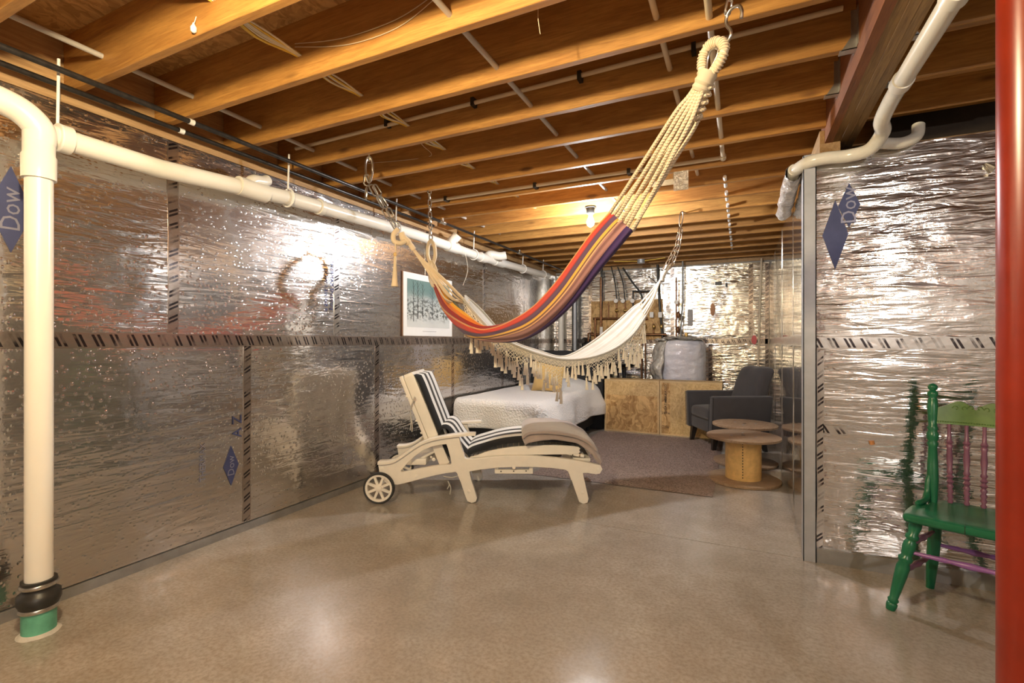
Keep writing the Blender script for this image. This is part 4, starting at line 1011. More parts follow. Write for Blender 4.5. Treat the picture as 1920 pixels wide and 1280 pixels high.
# striped cushion: a profile swept across
cu_pts = [(432, 92), (470, 170), (520, 300), (575, 440), (612, 540), (660, 660), (700, 716)]
def sweep(prof, th, y0, y1, name, parent, flip=1, ny=20, mat='stripe'):
    C = smooth_path([Vector((*q(*p), 0)) for p in prof], 5); n = len(C); m = MB(); vs = []; uvs = []
    W2 = (y1 - y0)
    ring = []
    for j in range(ny + 1): ring.append((j / ny, 1))
    for j in range(ny, -1, -1): ring.append((j / ny, 0))
    for i, p in enumerate(C):
        t = (C[min(i + 1, n - 1)] - C[max(i - 1, 0)]).normalized(); nn = Vector((-t.y, t.x, 0)) * flip
        e = min(1, i / 2.0, (n - 1 - i) / 2.0); e = .35 + .65 * e
        for (v, top) in ring:
            b = min(1, 9 * v, 9 * (1 - v)) ** .5; h = th * (.25 + .75 * b) * e if top else 0
            if not top: h = th * .18 * (1 - b)
            o = p + nn * h; vs.append((o.x, y0 + W2 * v, o.y)); uvs.append((i / n, v))
    c = len(ring)
    m.add(vs, [(i * c + k, i * c + (k + 1) % c, (i + 1) * c + (k + 1) % c, (i + 1) * c + k) for i in range(n - 1) for k in range(c)] + [tuple(range(c)), tuple((n - 1) * c + k for k in range(c))], uvs)
    return m.build(name, mat, parent, world=False, ang=70)
cush = thing('striped_cushion', 'black and white striped cushion on the chaise lounge', 'cushion', tuple(ORG), AZ)
sweep(cu_pts, .055, .045, WD - .045, 'back_section', cush)
sweep([(612, 560), (640, 500), (680, 500), (735, 580), (790, 650), (842, 704)], .035, .05, WD - .05, 'folded_section', cush)
sweep([(842, 700), (880, 672), (960, 648), (1060, 622), (1160, 607), (1280, 602), (1420, 602), (1560, 616), (1690, 642), (1740, 690)], .056, .045, WD - .045, 'seat_section', cush)
# throw folded over the foot end
th_ = [(1262, 584), (1290, 560), (1380, 556), (1500, 566), (1610, 590), (1690, 632), (1740, 684), (1768, 738)]
bl = thing('folded_throw', 'mauve grey plush throw folded over the foot of the chaise lounge', 'blanket', tuple(ORG), AZ)
C = smooth_path([Vector((*q(*p), 0)) for p in th_], 6)
def thf(lay):
    def f(u, v):
        i = min(len(C) - 2, int(u * (len(C) - 1))); fr = u * (len(C) - 1) - i; p = C[i].lerp(C[i + 1], fr)
        t = (C[i + 1] - C[i]).normalized(); nn = Vector((-t.y, t.x, 0))
        y = .0 + (WD + .0) * v; a = v * 2 * pi
        return p, nn
    return f
m = MB(); nu = 44; ring = []; vs = []; R_ = 48
for i in range(nu + 1):
    u = i / nu; f = thf(0)(u, 0); p, nn = f
    e = min(1, (i + .8) / 3.0, (nu - i + 1.2) / 3.0) ** .5
    for k in range(R_):
        a = 2 * pi * k / R_; cy = cos(a); sz = sin(a)
        y = WD / 2 + (WD / 2 + .035) * (abs(cy) ** .35) * (1 if cy > 0 else -1) * (.97 + .03 * sin(u * 9))
        hz = (abs(sz) ** .6) * (1 if sz > 0 else -.9) * .026 * e
        droop = -.035 * max(0, (abs(y - WD / 2) / (WD / 2 + .035)) ** 8) * (1 - .5 * u)
        nz = .007 * noise.noise((u * 9, y * 14, k * .01))
        o = p + nn * (hz + nz + .018) ; vs.append((o.x + .004 * noise.noise((y * 20, u * 5, 2)), y, o.y + droop))
m.add(vs, [(i * R_ + k, i * R_ + (k + 1) % R_, (i + 1) * R_ + (k + 1) % R_, (i + 1) * R_ + k) for i in range(nu) for k in range(R_)] + [tuple(range(R_)), tuple(nu * R_ + k for k in range(R_))])
m.build('plush_layer', 'blanket', bl, world=False, ang=80)
m = MB(); vs = []
for i in range(nu + 1):       # upper fold, shorter
    u = i / nu; p, nn = thf(0)(.04 + u * .80, 0); e = min(1, (i + .8) / 3.0, (nu - i + 1.2) / 3.0) ** .5
    for k in range(R_):
        a = 2 * pi * k / R_; cy = cos(a); sz = sin(a); y = WD / 2 + (WD / 2 + .022) * (abs(cy) ** .35) * (1 if cy > 0 else -1)
        o = p + nn * ((abs(sz) ** .6) * (1 if sz > 0 else -1) * .018 * e + .040 + .006 * noise.noise((u * 7, y * 12, 8))); vs.append((o.x, y, o.y))
m.add(vs, [(i * R_ + k, i * R_ + (k + 1) % R_, (i + 1) * R_ + (k + 1) % R_, (i + 1) * R_ + k) for i in range(nu) for k in range(R_)] + [tuple(range(R_)), tuple(nu * R_ + k for k in range(R_))])
m.build('upper_fold', 'blanket', bl, world=False, ang=80)

# ================================================================== BED
bx0, bx1, by0, by1 = -2.82, -1.80, 4.48, 6.58
bed = thing('bed', 'single bed with a black base and black headboard by the left wall', 'bed', (-2.3, 5.5, 0))
MB().rbox((bx0 + .04, by0 + .05, .08), (bx1 - .04, by1, .36), .02, 2).build('base', 'black', bed)
MB().rbox((bx0 + .03, by0 + .04, .36), (bx1 - .03, by1, .58), .06, 4).build('mattress', 'white_cloth', bed)
MB().rbox((bx0 + .0, by1 + .005, .0), (bx1 + .07, by1 + .085, 1.09), .02, 2).build('headboard', 'black', bed)
for x in (bx0 + .1, bx1 - .1):
    for y in (by0 + .12, by1 - .15): MB().lathe((x, y, 0), (x, y, .08), [(0, .022), (1, .03)], 12).build('leg', 'black', bed)
def bedfn(u, v):
    r = .08; ex = bx1 - r; ey = by0 + r                     # edges where the cloth starts to roll over
    X = bx0 + u * (ex - bx0 + .42); Y = ey - .36 + v * (by1 - ey + .35)
    ox = max(0, X - ex); oy = max(0, ey - Y)
    top = .605 + .11 * max(0, min(1, (Y - 5.75) / .35)) * (.5 + .5 * cos(pi * min(1, abs(X - (bx0 + bx1) / 2 - .1) / .56))) + .005 * noise.noise((X * 3, Y * 3, 0))
    if ox == 0 and oy == 0: return Vector((X, Y, top))
    o = (ox ** 3 + oy ** 3) ** (1 / 3)
    if o < r * pi / 2: h = r * sin(o / r); d = r * (1 - cos(o / r))
    else: h = r; d = r + (o - r * pi / 2)
    ang = atan2(oy, ox); side_ = cos(ang)
    k = min(1, d / .25)
    h += k * (.10 * side_ + .02) * (.6 + .4 * sin(Y * 3.2 - 1.0)) + k * .018 * sin((Y * side_ + X * sin(ang)) * 11)
    px = min(X, ex) + h * cos(ang); py = max(Y, ey) - h * sin(ang)
    return Vector((px, py, top - d * (1 + .05 * sin(X * 5 + Y * 4))))
m = MB(); m.grid(bedfn, 90, 120); m.build('cover', 'quilt', None, ang=80, top=True)
cov = bpy.context.scene.objects['cover']; cov.name = 'bed_cover'; tag(cov, 'white textured quilt draped over the single bed', 'bed cover')
sm_ = cov.modifiers.new('t', 'SOLIDIFY'); sm_.thickness = .008
# mustard pillow
def pillow(cx, cy, cz, w_, h_, t_, tilt, rz):
    m = MB(); n = 20; Rm = Matrix.Translation((cx, cy, cz)) @ Matrix.Rotation(rz, 4, 'Z') @ Matrix.Rotation(tilt, 4, 'X')
    for sgn in (1, -1):
        def f(u, v):
            x = (u - .5) * 2; y = (v - .5) * 2; b = max(0, (1 - abs(x) ** 2.6) * (1 - abs(y) ** 2.6)) ** .55
            pin = 1 - .08 * (1 - abs(x) ** 2) * abs(y) ** 2 ; pin2 = 1 - .08 * (1 - abs(y) ** 2) * abs(x) ** 2
            return Rm @ Vector((x * w_ / 2 * pin2, sgn * b * t_ / 2, y * h_ / 2 * pin))
        m.grid(f, n, n)
    return m
tag(pillow(-2.16, 5.62, .80, .42, .42, .15, -.35, -.1).build('pillow', 'pillow', top=True, ang=80), 'mustard yellow square pillow propped on the white bed', 'pillow')
# ================================================================== RUG
rg = MB(); rx0, rx1, ry0, ry1 = -1.74, -.20, 4.09, 6.42
def rugf(u, v):
    x = rx0 + (rx1 - rx0) * u; y = ry0 + (ry1 - ry0) * v; e = min(1, 30 * min(u, 1 - u, v, 1 - v))
    return (x + .006 * noise.noise((y * 9, x * 9, 1)), y - .06 * (u - .5) * 0 + .006 * noise.noise((x * 9, y * 9, 4)), .004 + (.020 + .008 * noise.noise((x * 60, y * 60, 0))) * e)
rg.grid(rugf, 130, 190); tag(rg.build('rug', 'rug', top=True, ang=180), 'beige shaggy rectangular rug between the bed and the spools', 'rug')

# ================================================================== STRAND BOARD PANELS
def panel(x0, x1, y, z1, label, strip):
    t = thing('framed_panel', label, 'panel', ((x0 + x1) / 2, y, 0))
    MB().box((x0 + .02, y + .006, .012), (x1 - .02, y + .026, z1 - .02)).build('strand_board', 'osb', t, smooth=False)
    for a, b, c, d in ((x0, x0 + .024, 0, z1), (x1 - .024, x1, 0, z1), (x0 + .024, x1 - .024, z1 - .024, z1), (x0 + .024, x1 - .024, 0, .02)):
        MB().box((a, y, c), (b, y + .05, d)).build('edge_strip', 'pine_edge', t, smooth=False)
    if strip == 'top': MB().box((x0 + .025, y + .003, z1 - .21), (x1 - .025, y + .0055, z1 - .025)).build('pale_band', 'osb_light', t, smooth=False, label='pale unsanded band along the top')
    else:
        MB().box((x0 + .13, y + .003, .02), (x1 - .025, y + .0055, z1 - .025)).build('pale_band', 'osb_light', t, smooth=False)
        for k, (z, tx) in enumerate(((z1 - .16, 'APA RATED'), (z1 - .30, 'SHEATHING'), (z1 - .42, '24/16'), (z1 - .60, '7/16'))):
            text_mesh(tx, .045, Matrix.Translation((x0 + .075, y + .0045, z)) @ Matrix.Rotation(pi / 2, 4, 'X') @ Matrix.Rotation(0 if k > 1 else pi / 2, 4, 'Z'), 'black_ink', t, 'stamped_lettering')
    # depth: it is the front of a low box
    MB().box((x1 - .022, y + .05, 0), (x1, y + .30, z1)).build('side_board', 'osb', t, smooth=False)
    MB().box((x0, y + .05, 0), (x0 + .022, y + .30, z1)).build('side_board', 'osb', t, smooth=False)
    MB().box((x0 + .022, y + .05, z1 - .024), (x1 - .022, y + .30, z1 - .002)).build('top_board', 'osb_light', t, smooth=False)
panel(-1.70, -.972, 6.56, .705, 'low strand board box with pale top band beside the bed', 'top')
panel(-.966, -.215, 6.56, .705, 'low strand board box with stamped lettering behind the armchair', 'side')

# ================================================================== UTILITIES ON THE BACK WALL
tk = thing('water_tank', 'big white shrink-wrapped tank behind the strand board boxes', 'tank', (-.80, 7.25, 0))
def tankf(u, v):
    a = 2 * pi * u; z = v * 1.25; r = .315 * (1 if v < .93 else (1 - ((v - .93) / .07) ** 2 * .25)); r += .010 * noise.noise((cos(a) * 4, sin(a) * 4, z * 16)) + .006 * noise.noise((cos(a) * 9, sin(a) * 9, z * 40))
    return (-.76 + r * cos(a), 7.25 + r * sin(a), z)
m = MB(); m.grid(tankf, 56, 80, cu=True); k = len(m.v); top = [i * 81 + 80 for i in range(56)]; m.f.append(tuple(top)); m.build('wrapped_body', 'tank', tk, ang=80)
def insf(u, v):
    a = pi * .66 + u * pi * .66; z = v * 1.26; r = .355 + .06 * noise.noise((u * 6, v * 5, 3)) + .04 * sin(v * 22 + 3 * noise.noise((u * 3, v * 3, 0))) * .5
    r *= sin(pi * min(1, max(0, v * .9 + .1))) ** .15 if v < .99 else .9
    return (-.80 + r * cos(a), 7.25 + r * sin(a), z)
m = MB(); m.grid(insf, 30, 60); o = m.build('insulation_wrap', 'insul', tk, ang=80, label='loose grey insulation wrap on the left side'); o.modifiers.new('s', 'SOLIDIFY').thickness = .03
m = MB(); m.grid(lambda u, v: (-.76 + (.10 + .23 * v + .03 * noise.noise((u * 8, v * 3, 0))) * cos(2 * pi * u), 7.25 + (.10 + .23 * v) * sin(2 * pi * u), 1.285 - .03 * v + .03 * noise.noise((cos(2 * pi * u) * 3, sin(2 * pi * u) * 3, v * 4))), 40, 8, cu=True); m.build('top_wrap', 'insul', tk)
MB().cyl((-.70, 7.2, 1.28), (-.70, 7.2, 1.34), .025, 12).build('relief_valve', 'brass', tk)
BW = YB - .004
pb = thing('mounting_board', 'strand board sheet on the back wall carrying pipes and valves', 'board', (-1.7, BW, 1.25))
a = P(1109, 564, Y=BW); b = P(1243, 636, Y=BW)
MB().box((a.x, BW - .022, 1.25), (b.x, BW - .002, 1.885)).build('sheet', 'osb', pb, smooth=False)
mf = thing('pipe_manifold', 'dark copper pipe manifold with valves on the strand board', 'pipes', (-1.7, BW - .1, 1.3))
yb = BW - .07
def Q(x, y, o=0): return P(x, y, Y=yb - o)
for (p, r) in (([Q(1112, 597), Q(1215, 597)], .018), ([Q(1108, 627), Q(1250, 627)], .020), ([Q(1116, 597), Q(1116, 650)], .02), ([Q(1127, 520), Q(1127, 636)], .022), ([Q(1103, 640), Q(1103, 625), Q(1112, 624)], .016)): MB().tube(p, r, 12).build('pipe', 'copper_dark', mf)
for x in (1141, 1156, 1172): MB().tube([Q(x, 566), Q(x, 598)], .011, 10).build('pipe', 'copper_dark', mf)
for x in (1209, 1225, 1241): MB().tube([Q(x, 606), Q(x, 628)], .012, 10).build('pipe', 'copper_dark', mf)
for x in (1156, 1172, 1187):
    c = Q(x, 582, .02); v_ = MB(); v_.lathe(c + Vector((0, 0, -.03)), c + Vector((0, 0, .03)), [(0, .014), (.3, .026), (.7, .026), (1, .014)], 12); v_.box((c.x - .006, c.y - .06, c.z - .005), (c.x + .045, c.y - .04, c.z + .006)); v_.build('valve', 'brass', mf)
    g = Q(x - 1 if x != 1172 else x - 4, 564, .03); MB().lathe((g.x, g.y, g.z), (g.x, g.y - .02, g.z), [(0, .034), (.8, .034), (1, .030)], 20).build('gauge', 'white_plastic', mf, label='round white dial gauge')
for x in (1222, 1238): c = Q(x, 590, .03); MB().box((c.x - .028, c.y - .02, c.z - .042), (c.x + .028, c.y, c.z + .042)).build('paper_label', 'paper', mf, smooth=False)
for x in (1210, 1226, 1240): c = Q(x, 612, .02); MB().lathe(c + Vector((0, 0, -.035)), c + Vector((0, 0, .035)), [(0, .014), (.3, .024), (.7, .024), (1, .014)], 12).build('valve', 'brass', mf)
MB().box((Q(1126, 0).x, yb - .04, 1.27), (Q(1131, 0).x, yb - .03, 1.46)).build('hanging_tag', 'white_plastic', mf, smooth=False)
pm = thing('circulator_pump', 'small dark pump at the left end of the pipe manifold', 'pump', (Q(1098, 640).x, yb, 1.1))
c = Q(1097, 640); MB().lathe(c + Vector((0, 0, -.13)), c + Vector((0, 0, .06)), [(0, .03), (.1, .055), (.5, .06), (.55, .045), (.9, .05), (1, .03)], 16).build('body', 'rubber', pm)
MB().lathe(c, c + Vector((0, -.12, 0)), [(0, .05), (.7, .045), (1, .03)], 16).build('motor', 'black_pipe', pm)
def tube_thing(label, pts, r, mat='rubber', name='tube'): return tag(MB().tube(smooth_path(pts, 6), r, 10).build(name, mat, top=True), label, 'pipe')
tube_thing('black tube down the back wall, first from the left above the board', [Q(1128, 500), Q(1128, 560), Q(1127, 590)], .018)
tube_thing('thin curved black tube above the left gauge', [Q(1146, 500), Q(1153, 530), Q(1157, 566)], .010)
tube_thing('thin curved black tube above the middle gauge', [Q(1158, 500), Q(1168, 530), Q(1172, 566)], .010)
tube_thing('black hose slanting down to the right above the board', [Q(1168, 502, .02), Q(1185, 528, .02), Q(1200, 548, .02), Q(1207, 570, .02)], .014)
tube_thing('black right-angled pipe above the right gauge', [Q(1187, 580, .03), Q(1187, 549, .03), Q(1189, 546, .03), Q(1225, 546, .03)], .012)
tube_thing('thick dark pipe down the right side of the board', [Q(1233, 496), Q(1236, 560), Q(1243, 640)], .018)
tube_thing('dark thin wire crossing the back wall above the board', [Q(1216, 518), Q(1226, 526), Q(1234, 534)], .006)
tube_thing('dark vertical pipe behind the fringe right of the bed', [Q(1203, 630), Q(1203, 720), Q(1203, 778)], .014, 'copper_dark')
tube_thing('second dark vertical pipe behind the fringe', [Q(1210, 630), Q(1210, 700), Q(1210, 778)], .010, 'copper_dark')
tube_thing('tall bare pipe left of the tank top with red valve', [P(1280, 488, Y=7.75), P(1280, 560, Y=7.75), P(1276, 640, Y=7.75), P(1276, 640, Y=7.75) - Vector((0, 0, 1.22))], .014, 'galv_dull')
tube_thing('thin pipe with a round gauge beside the tall bare pipe', [P(1268, 520, Y=7.7), P(1268, 640, Y=7.7), P(1268, 640, Y=7.7) - Vector((0, 0, 1.22))], .012, 'copper_dark')
g = P(1268, 566, Y=7.692); tag(MB().lathe(g, g + Vector((0, -.02, 0)), [(0, .032), (.8, .032), (1, .027)], 18).build('gauge', 'white_plastic', top=True), 'round dial gauge on the thin pipe above the tank', 'gauge')
for (x, y, k) in ((1272, 590, 0), (1271, 618, 1)):
    c = P(x, y, Y=7.70); tag(MB().lathe(c + Vector((0, 0, -.05)), c + Vector((0, 0, .05)), [(0, .014), (.3, .028), (.7, .028), (1, .014)], 12).build('valve', 'copper_dark', top=True), ('upper' if k == 0 else 'lower') + ' dark valve on the pipes above the tank', 'valve')
tube_thing('thin white conduit from ceiling to floor right of the red tag', [P(1428, 484, Y=BW - .02), P(1424, 600, Y=BW - .02), P(1421, 700, Y=BW - .02), P(1420, 760, Y=BW - .02)], .014, 'tan_pipe', 'conduit')
tag(MB().cyl((P(1052, 600, Y=BW - .08).x, BW - .08, 0), (P(1052, 600, Y=BW - .08).x, BW - .08, 2.3), .045, 20).build('vent_pipe', 'pvc', top=True), 'white vertical vent pipe near the far left corner', 'pipe')
t = thing('metal_flue', 'shiny vertical metal flue between black edges right of the white vent pipe', 'pipe', (P(1078, 600, Y=BW - .1).x, BW - .1, 0))
c = P(1078, 600, Y=BW - .12); MB().cyl((c.x, c.y, 0), (c.x, c.y, 2.3), .034, 20).build('flue', 'galv', t)
for s in (-.042, .042): MB().box((c.x + s - .006, c.y - .02, 0), (c.x + s + .006, c.y + .04, 2.3)).build('edge_rail', 'rubber', t, smooth=False)
c = P(1202, 507, Y=7.3); t = thing('junction_box', 'round grey junction box under the last joists', 'electrical box', tuple(c)); MB().cyl((c.x, c.y, 2.436), (c.x, c.y, 2.38), .055, 18).build('box', 'galv', t)
MB().tube([(c.x, c.y, 2.41), (c.x + .35, c.y - .03, 2.43)], .006, 6).build('cable', 'cable_y', t); MB().tube([(c.x, c.y, 2.41), (c.x - .4, c.y - .03, 2.43)], .006, 6).build('cable', 'cable_y', t)
def flat(label, x, y, wpx, hpx, mat, nm, cat, oval=False):
    c = P(x, y, Y=BW - .012); s = c.xy.dot(fw) / F; w_, h_ = wpx * s / 2, hpx * s / 2; m = MB(); n = 18 if oval else 4
    pts = [(cos(2 * pi * i / n) * w_, sin(2 * pi * i / n) * h_) for i in range(n)] if oval else [(-w_, -h_), (w_, -h_), (w_, h_), (-w_, h_)]
    m.prism(pts, lambda a, b_, t_: Vector((c.x + a, c.y + t_, c.z + b_)), -.004, .004); return tag(m.build(nm, mat, top=True, smooth=False), label, cat)
flat('grey rectangular tag on the back wall foil', 1294, 595, 9, 30, 'grey_tag', 'wall_tag', 'tag')
flat('orange-brown oval tag hanging on the back wall foil', 1336, 580, 8, 24, 'orange_tag', 'wall_tag', 'tag', True)
flat('red oval tag beside the thin white conduit', 1414, 637, 9, 17, 'red_tag', 'wall_tag', 'tag', True)
flat('small dark smudge patch high on the back wall foil', 1347, 531, 11, 6, 'rubber', 'foil_patch', 'mark')
flat('tiny dark upright mark right of the smudge patch', 1362, 534, 3, 7, 'rubber', 'foil_patch', 'mark')
# black pedestal stand
sx, sy = P(1165, 690, Y=7.2).x, 7.2
t = thing('pedestal_stand', 'round black pedestal stand behind the left strand board box', 'stand', (sx, sy, 0))
MB().lathe((sx, sy, .84), (sx, sy, .90), [(0, .10), (.2, .20), (.8, .235), (1, .23)], 30).build('round_top', 'black_gloss', t)
MB().cyl((sx + .04, sy, .02), (sx + .04, sy, .85), .028, 14).build('post', 'black_gloss', t); MB().lathe((sx, sy, 0), (sx, sy, .03), [(0, .2), (.7, .2), (1, .05)], 24).build('foot', 'black_gloss', t)
t = tag(MB().rbox((-1.98, 7.45, 0), (-1.72, 7.78, .86), .03, 2).build('black_bin', 'black_gloss', top=True), 'dark glossy bin in the gap between headboard and pedestal stand', 'bin')

# ================================================================== POSTER
po = thing('poster', 'white bordered winter landscape print on the left foil wall', 'poster', (XL + .02, 4.1, 1.27))
ya, yb_ = 3.69, 4.54; z0, z1 = 1.275, 1.885
MB().box((XL + .003, ya - .012, z0 - .004), (XL + .012, yb_, z1 + .004)).build('backing_board', 'brown_edge', po, smooth=False)
MB().box((XL + .012, ya, z0), (XL + .016, yb_, z1)).build('paper', 'paper', po, smooth=False)
m = MB(); a0, a1, c0_, c1_ = ya + .055, yb_ - .055, z0 + .085, z1 - .06
m.add([(XL + .0175, a0, c0_), (XL + .0175, a1, c0_), (XL + .0175, a1, c1_), (XL + .0175, a0, c1_)], [(0, 1, 2, 3)], [(0, 0), (1, 0), (1, 1), (0, 1)])
pr = m.build('printed_picture', 'print', po, smooth=False)
random.seed(3)
for k, (yy, h0, h1, wd) in enumerate(((a0 + .10, .12, .98, .010), (a0 + .17, .18, .99, .013), (a0 + .25, .2, .97, .009), (a0 + .42, .25, .9, .007), (a0 + .62, .2, .8, .006))):
    m = MB(); H = c1_ - c0_; m.prism([(yy - wd / 2, c0_ + h0 * H), (yy + wd / 2, c0_ + h0 * H), (yy + wd * .15, c0_ + h1 * H), (yy - wd * .15, c0_ + h1 * H)], lambda a, b_, t_: Vector((XL + t_, a, b_)), .0176, .0182)
    for j in range(9):
        z = c0_ + H * (h0 + (h1 - h0) * (.4 + .06 * j)); s = 1 if j % 2 else -1; e = min(c1_ - .003, z + .05); l_ = random.uniform(.02, .05)
        m.prism([(yy, z), (yy, z + .005), (yy + s * l_, e), (yy + s * l_, e - .002)], lambda a, b_, t_: Vector((XL + t_, a, b_)), .0176, .0182)
    m.build('printed_tree', 'black_ink', pr, smooth=False)
MB().box((XL + .0161, (ya + yb_) / 2 - .12, z0 + .045), (XL + .0165, (ya + yb_) / 2 + .12, z0 + .049)).build('caption_line', 'grey_tag', po, smooth=False)

# ================================================================== ARMCHAIR
ac = thing('armchair', 'charcoal grey upholstered armchair in the far right corner', 'armchair', (-.15, 6.16, 0), radians(-61.9))
Wd, Dp = .34, .33
MB().rbox((-Wd + .02, -Dp + .02, .19), (Wd - .02, Dp - .03, .34), .03, 4).build('seat_base', 'armchair', ac, world=False)
def crown(v):
    if v.z > .4: v.z += .025 * max(0, 1 - (v.x / .26) ** 2) * max(0, 1 - ((v.y + .04) / .33) ** 2)
    return v
MB().rbox((-Wd + .095, -Dp + .0, .33), (Wd - .095, Dp - .10, .455), .04, 5, crown).build('seat_cushion', 'armchair', ac, world=False)
for s in (-1, 1):
    def af(v, s=s):
        t = (v.z - .19) / .43; v.x += s * .03 * t; v.y += (.03 * t if v.y > 0 else -.0)
        return v
    xa, xb = (-Wd, -Wd + .085) if s < 0 else (Wd - .085, Wd)
    o = MB().rbox((xa, -Dp - .01, .19), (xb, Dp - .02, .62), .02, 5, af).build('armrest', 'armchair', ac, world=False)
    pts = [(xa + (xb - xa) * f + s * .03 * ((z - .19) / .43), -Dp - .012, z) for f, z in ((0.02, .2), (0.02, .61), (.98, .61), (.98, .2))]
    MB().tube(pts, .004, 6, closed=True).build('piping', 'armchair', o, world=False)
def backf(v):
    t = max(0, (v.z - .40) / .52); lean = .16 * t; w_ = 1 + .0 * t
    v.y += lean; v.x *= 1 + .06 * sin(pi * t) - .04 * t
    if v.z > .86: v.z -= .018 * math.exp(-(v.x / .07) ** 2) + .03 * (abs(v.x) / .26) ** 4
    v.y -= .03 * max(0, 1 - (v.x / .28) ** 2) * sin(pi * min(1, t)) * (1 if v.y < .28 + lean else 0)
    return v
MB().rbox((-.265, .13, .36), (.265, .28, .935), .05, 6, backf).build('backrest', 'armchair', ac, world=False, ang=80)
for x, y, dx, dy in ((-.27, -.27, -.02, -.03), (.27, -.27, .02, -.03), (-.27, .24, -.02, .05), (.27, .24, .02, .05)):
    m = MB(); m.add([(x + dx * f + sx_ * w_, y + dy * f + sy_ * w_, z) for f, z, w_ in ((0, .20, .032), (1, 0, .018)) for sx_, sy_ in ((-1, -1), (1, -1), (1, 1), (-1, 1))], [(0, 1, 2, 3), (7, 6, 5, 4)] + [(i, i + 4, (i + 1) % 4 + 4, (i + 1) % 4) for i in range(4)])
    m.build('leg', 'dark_wood', ac, world=False, smooth=False)

# ================================================================== CABLE SPOOL TABLES
def spool(x, y, label, rz):
    t = thing('cable_spool_table', label, 'table', (x, y, 0), rz, 'wooden cable spools beside the rug')
    for z, nm in ((0.0, 'bottom_disc'), (.372, 'top_disc')):
        m = MB(); prof = [(0, .293), (.15, .300), (.85, .300), (1, .293)]; m.lathe((0, 0, z), (0, 0, z + .024), prof, 56); m.build(nm, 'spool_top', t, world=False)
    MB().lathe((0, 0, .024), (0, 0, .372), [(0, .145), (1, .145)], 44).build('hub', 'spool_hub', t, world=False, label='yellow cardboard hub')
    MB().cyl((0, 0, .396), (0, 0, .398), .016, 14).build('centre_hole', 'rubber', t, world=False)
    a = -1.9
    for k in range(13):
        z = .05 + k * .024; c = (cos(a) * .1455, sin(a) * .1455); MB().box((c[0] - .003, c[1] - .003, z), (c[0] + .003, c[1] + .003, z + .011)).build('staple_mark', 'rubber', t, world=False, smooth=False)
    for k in range(3):
        b = 1.3 + k * 2.1; MB().lathe((cos(b) * .11, sin(b) * .11, .395), (cos(b) * .11, sin(b) * .11, .399), [(0, .012), (1, .010)], 10).build('bolt_head', 'galv_dull', t, world=False)
spool(.015, 4.72, 'front wooden cable spool table on the bare floor edge', .3)
spool(.03, 5.40, 'rear wooden cable spool table, behind the front one', 1.2)

# ================================================================== GREEN CHAIR
gc = thing('wooden_chair', 'green painted wooden chair with purple spindles, partly behind the red post', 'chair', (.65, 2.70, 0), radians(-21))
SW = .44
def turned(a, b, prof, nm, mat, parent=gc, n=18): return MB().lathe(a, b, prof, n).build(nm, mat, parent, world=False, ang=55)
leg = [(0, .017), (.04, .021), (.07, .021), (.08, .017), (.11, .022), (.13, .016), (.2, .019), (.36, .024), (.47, .026), (.52, .020), (.54, .026), (.57, .028), (.59, .020), (.62, .022), (.68, .025), (.73, .024), (.76, .018), (.78, .025), (.81, .025), (.83, .018), (.90, .024), (1, .021)]
for sx_ in (0, 1):
    X = lambda v: v if sx_ == 0 else SW - v
    turned((X(-.045), .015, 0), (X(.045), .075, .425), leg, 'leg', 'green')
    turned((X(.055), .405, 0), (X(.09), .30, .425), [(0, .017), (.3, .023), (.6, .026), (.9, .022), (1, .020)], 'leg', 'green')
# seat
sp = [(.0, .005), (.03, -.012), (.12, -.02), (.22, -.022), (.32, -.02), (.41, -.012), (.44, .005), (.43, .16), (.40, .30), (.37, .355), (.30, .37), (.14, .37), (.07, .355), (.04, .30), (.01, .16)]
sp = sm2(sp, True, 3)
m = MB(); n = len(sp); vs = []
for z, k in ((.418, .93), (.425, .985), (.440, 1.0), (.452, .985), (.456, .94)): vs += [(.22 + (p[0] - .22) * k, .17 + (p[1] - .17) * k, z) for p in sp]
fs = [tuple(range(n))[::-1]] + [(r * n + i, r * n + (i + 1) % n, (r + 1) * n + (i + 1) % n, (r + 1) * n + i) for r in range(4) for i in range(n)]
for r_, z in ((.7, .453), (.35, .449)): vs += [(.22 + (p[0] - .22) * r_, .17 + (p[1] - .17) * r_, z) for p in sp]
fs += [(r * n + i, r * n + (i + 1) % n, (r + 1) * n + (i + 1) % n, (r + 1) * n + i) for r in (4, 5) for i in range(n)] + [tuple(6 * n + i for i in range(n))]
m.add(vs, fs); m.build('seat', 'green', gc, world=False, ang=50)
MB().box((.205, -.0235, .425), (.2065, .02, .4555)).build('seat_joint', 'rubber', gc, world=False, smooth=False)
# back posts
post = [(0, .016), (.05, .020), (.2, .023), (.32, .021), (.46, .017), (.49, .023), (.51, .017), (.53, .023), (.57, .024), (.60, .017), (.62, .023), (.64, .017), (.70, .019), (.80, .022), (.86, .019), (.88, .015), (.90, .021), (.925, .021), (.94, .012), (.955, .018), (.975, .020), (.99, .014), (1, .003)]
for sx_ in (0, 1):
    X = (lambda v: v) if sx_ == 0 else (lambda v: SW - v)
    turned((X(.075), .30, .45), (X(.068), .375, 1.015), post, 'back_post', 'green')
    br = smooth_path([(X(.078), .325, .64), (X(.060), .30, .56), (X(.056), .28, .49), (X(.050), .25, .467), (X(.03), .18, .463)], 5)
    MB().tube(br, [.007] * 5 + [.012] * 5 + [.014] * 5 + [.013] * 5 + [.008], 10).build('hip_bracket', 'green', gc, world=False)
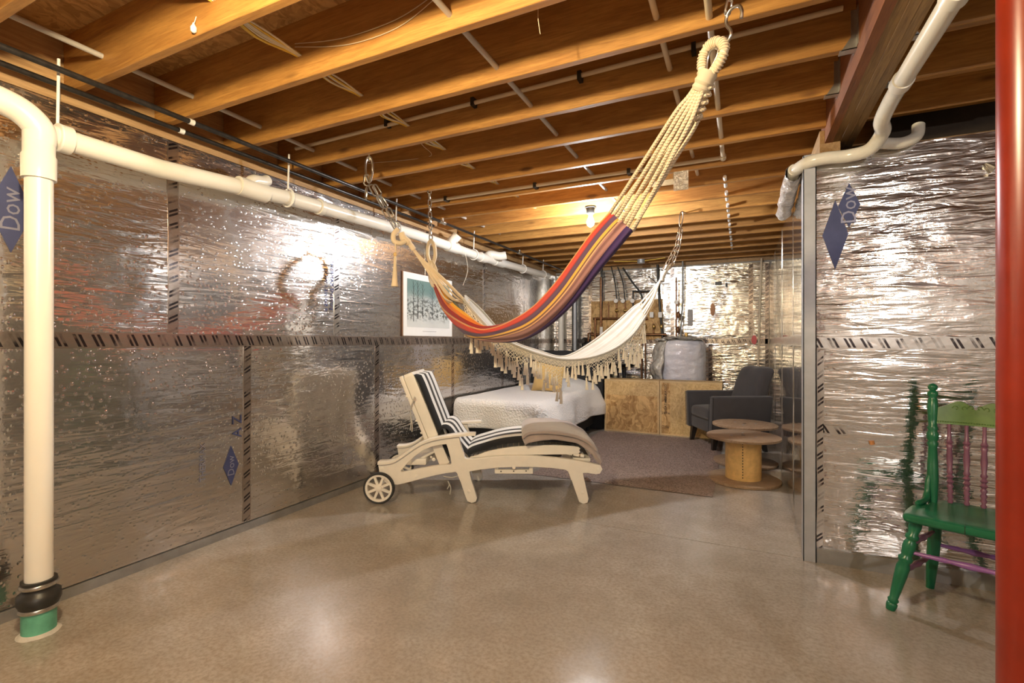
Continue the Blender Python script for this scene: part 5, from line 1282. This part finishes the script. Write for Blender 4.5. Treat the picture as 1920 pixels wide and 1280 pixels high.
# crest board with a scalloped top and pressed ornament
def crest_top(u): 
    x = abs(u - .5) * 2; return .905 + .030 * (math.exp(-((x - .42) / .30) ** 2)) - .012 * math.exp(-(x / .10) ** 2) * 1.0 - .02 * max(0, x - .75)
m = MB(); n = 40; vs = []
for i in range(n + 1):
    u = i / n; x = .085 + (SW - .17) * u; y = .35 + .025 * sin(pi * u)
    for (yy, z) in ((y - .009, .825), (y - .009, crest_top(u)), (y + .009, crest_top(u)), (y + .009, .825)): vs.append((x, yy + (z - .82) * .12, z))
m.add(vs, [(i * 4 + k, i * 4 + (k + 1) % 4, (i + 1) * 4 + (k + 1) % 4, (i + 1) * 4 + k) for i in range(n) for k in range(4)] + [(0, 1, 2, 3), tuple(n * 4 + k for k in (3, 2, 1, 0))])
cr = m.build('crest_board', 'green_pale', gc, world=False, ang=50, label='worn green crest board with pressed scrollwork')
def onc(u, z): return (.085 + (SW - .17) * u, .35 + .025 * sin(pi * u) - .0095 + (z - .82) * .12, z)
for cu_ in (.3, .5, .7):
    for s in (-1, 1):
        pts = []
        for i in range(22):
            a = i / 21 * 4.6; r = .014 * (1 - i / 26); pts.append(onc(cu_ + s * (.05 + r * cos(a) * 3.2) , .905 - abs(cu_ - .5) * .02 + r * sin(a)))
        MB().tube(pts, .0022, 5).build('pressed_scroll', 'green_pale', cr, world=False)
bd_ = MB()
for i in range(30):
    p = onc(.02 + .96 * i / 29, .836); bd_.lathe((p[0] - .0035, p[1], p[2]), (p[0] + .0035, p[1], p[2]), [(0, .001), (.5, .004), (1, .001)], 6)
bd_.build('bead_row', 'green_pale', cr, world=False)
sp_ = [(0, .007), (.03, .012), (.06, .007), (.09, .013), (.12, .008), (.15, .014), (.18, .008), (.21, .014), (.24, .008), (.27, .015), (.30, .008), (.33, .015), (.36, .008), (.39, .014), (.42, .009), (.55, .013), (.68, .010), (.72, .014), (.735, .009), (.76, .015), (.79, .009), (.9, .007), (1, .008)]
for k in range(4):
    u = .16 + .226 * k; turned((.095 + (SW - .19) * u, .325 + .02 * sin(pi * u), .452), (.085 + (SW - .17) * u, .352 + .025 * sin(pi * u), .83), sp_, 'spindle', 'mauve', n=12)
st = [(0, .007), (.2, .009), (.3, .012), (.34, .009), (.45, .013), (.5, .015), (.55, .013), (.66, .009), (.7, .012), (.8, .009), (1, .007)]
def legp(sx_, back, z):
    t = z / .425; x = (.055 + .035 * t) if back else (-.045 + .09 * t); y = (.405 - .105 * t) if back else (.015 + .06 * t); return (x if sx_ == 0 else SW - x, y, z)
turned(legp(0, 0, .27), legp(1, 0, .27), st, 'stretcher', 'purple'); turned(legp(0, 0, .20), legp(1, 0, .20), st, 'stretcher', 'purple') if False else None
turned(legp(0, 1, .24), legp(1, 1, .24), st, 'stretcher', 'purple')
for s in (0, 1):
    for z in (.30, .17): turned(legp(s, 0, z), legp(s, 1, z + .01), st, 'stretcher', 'mauve')
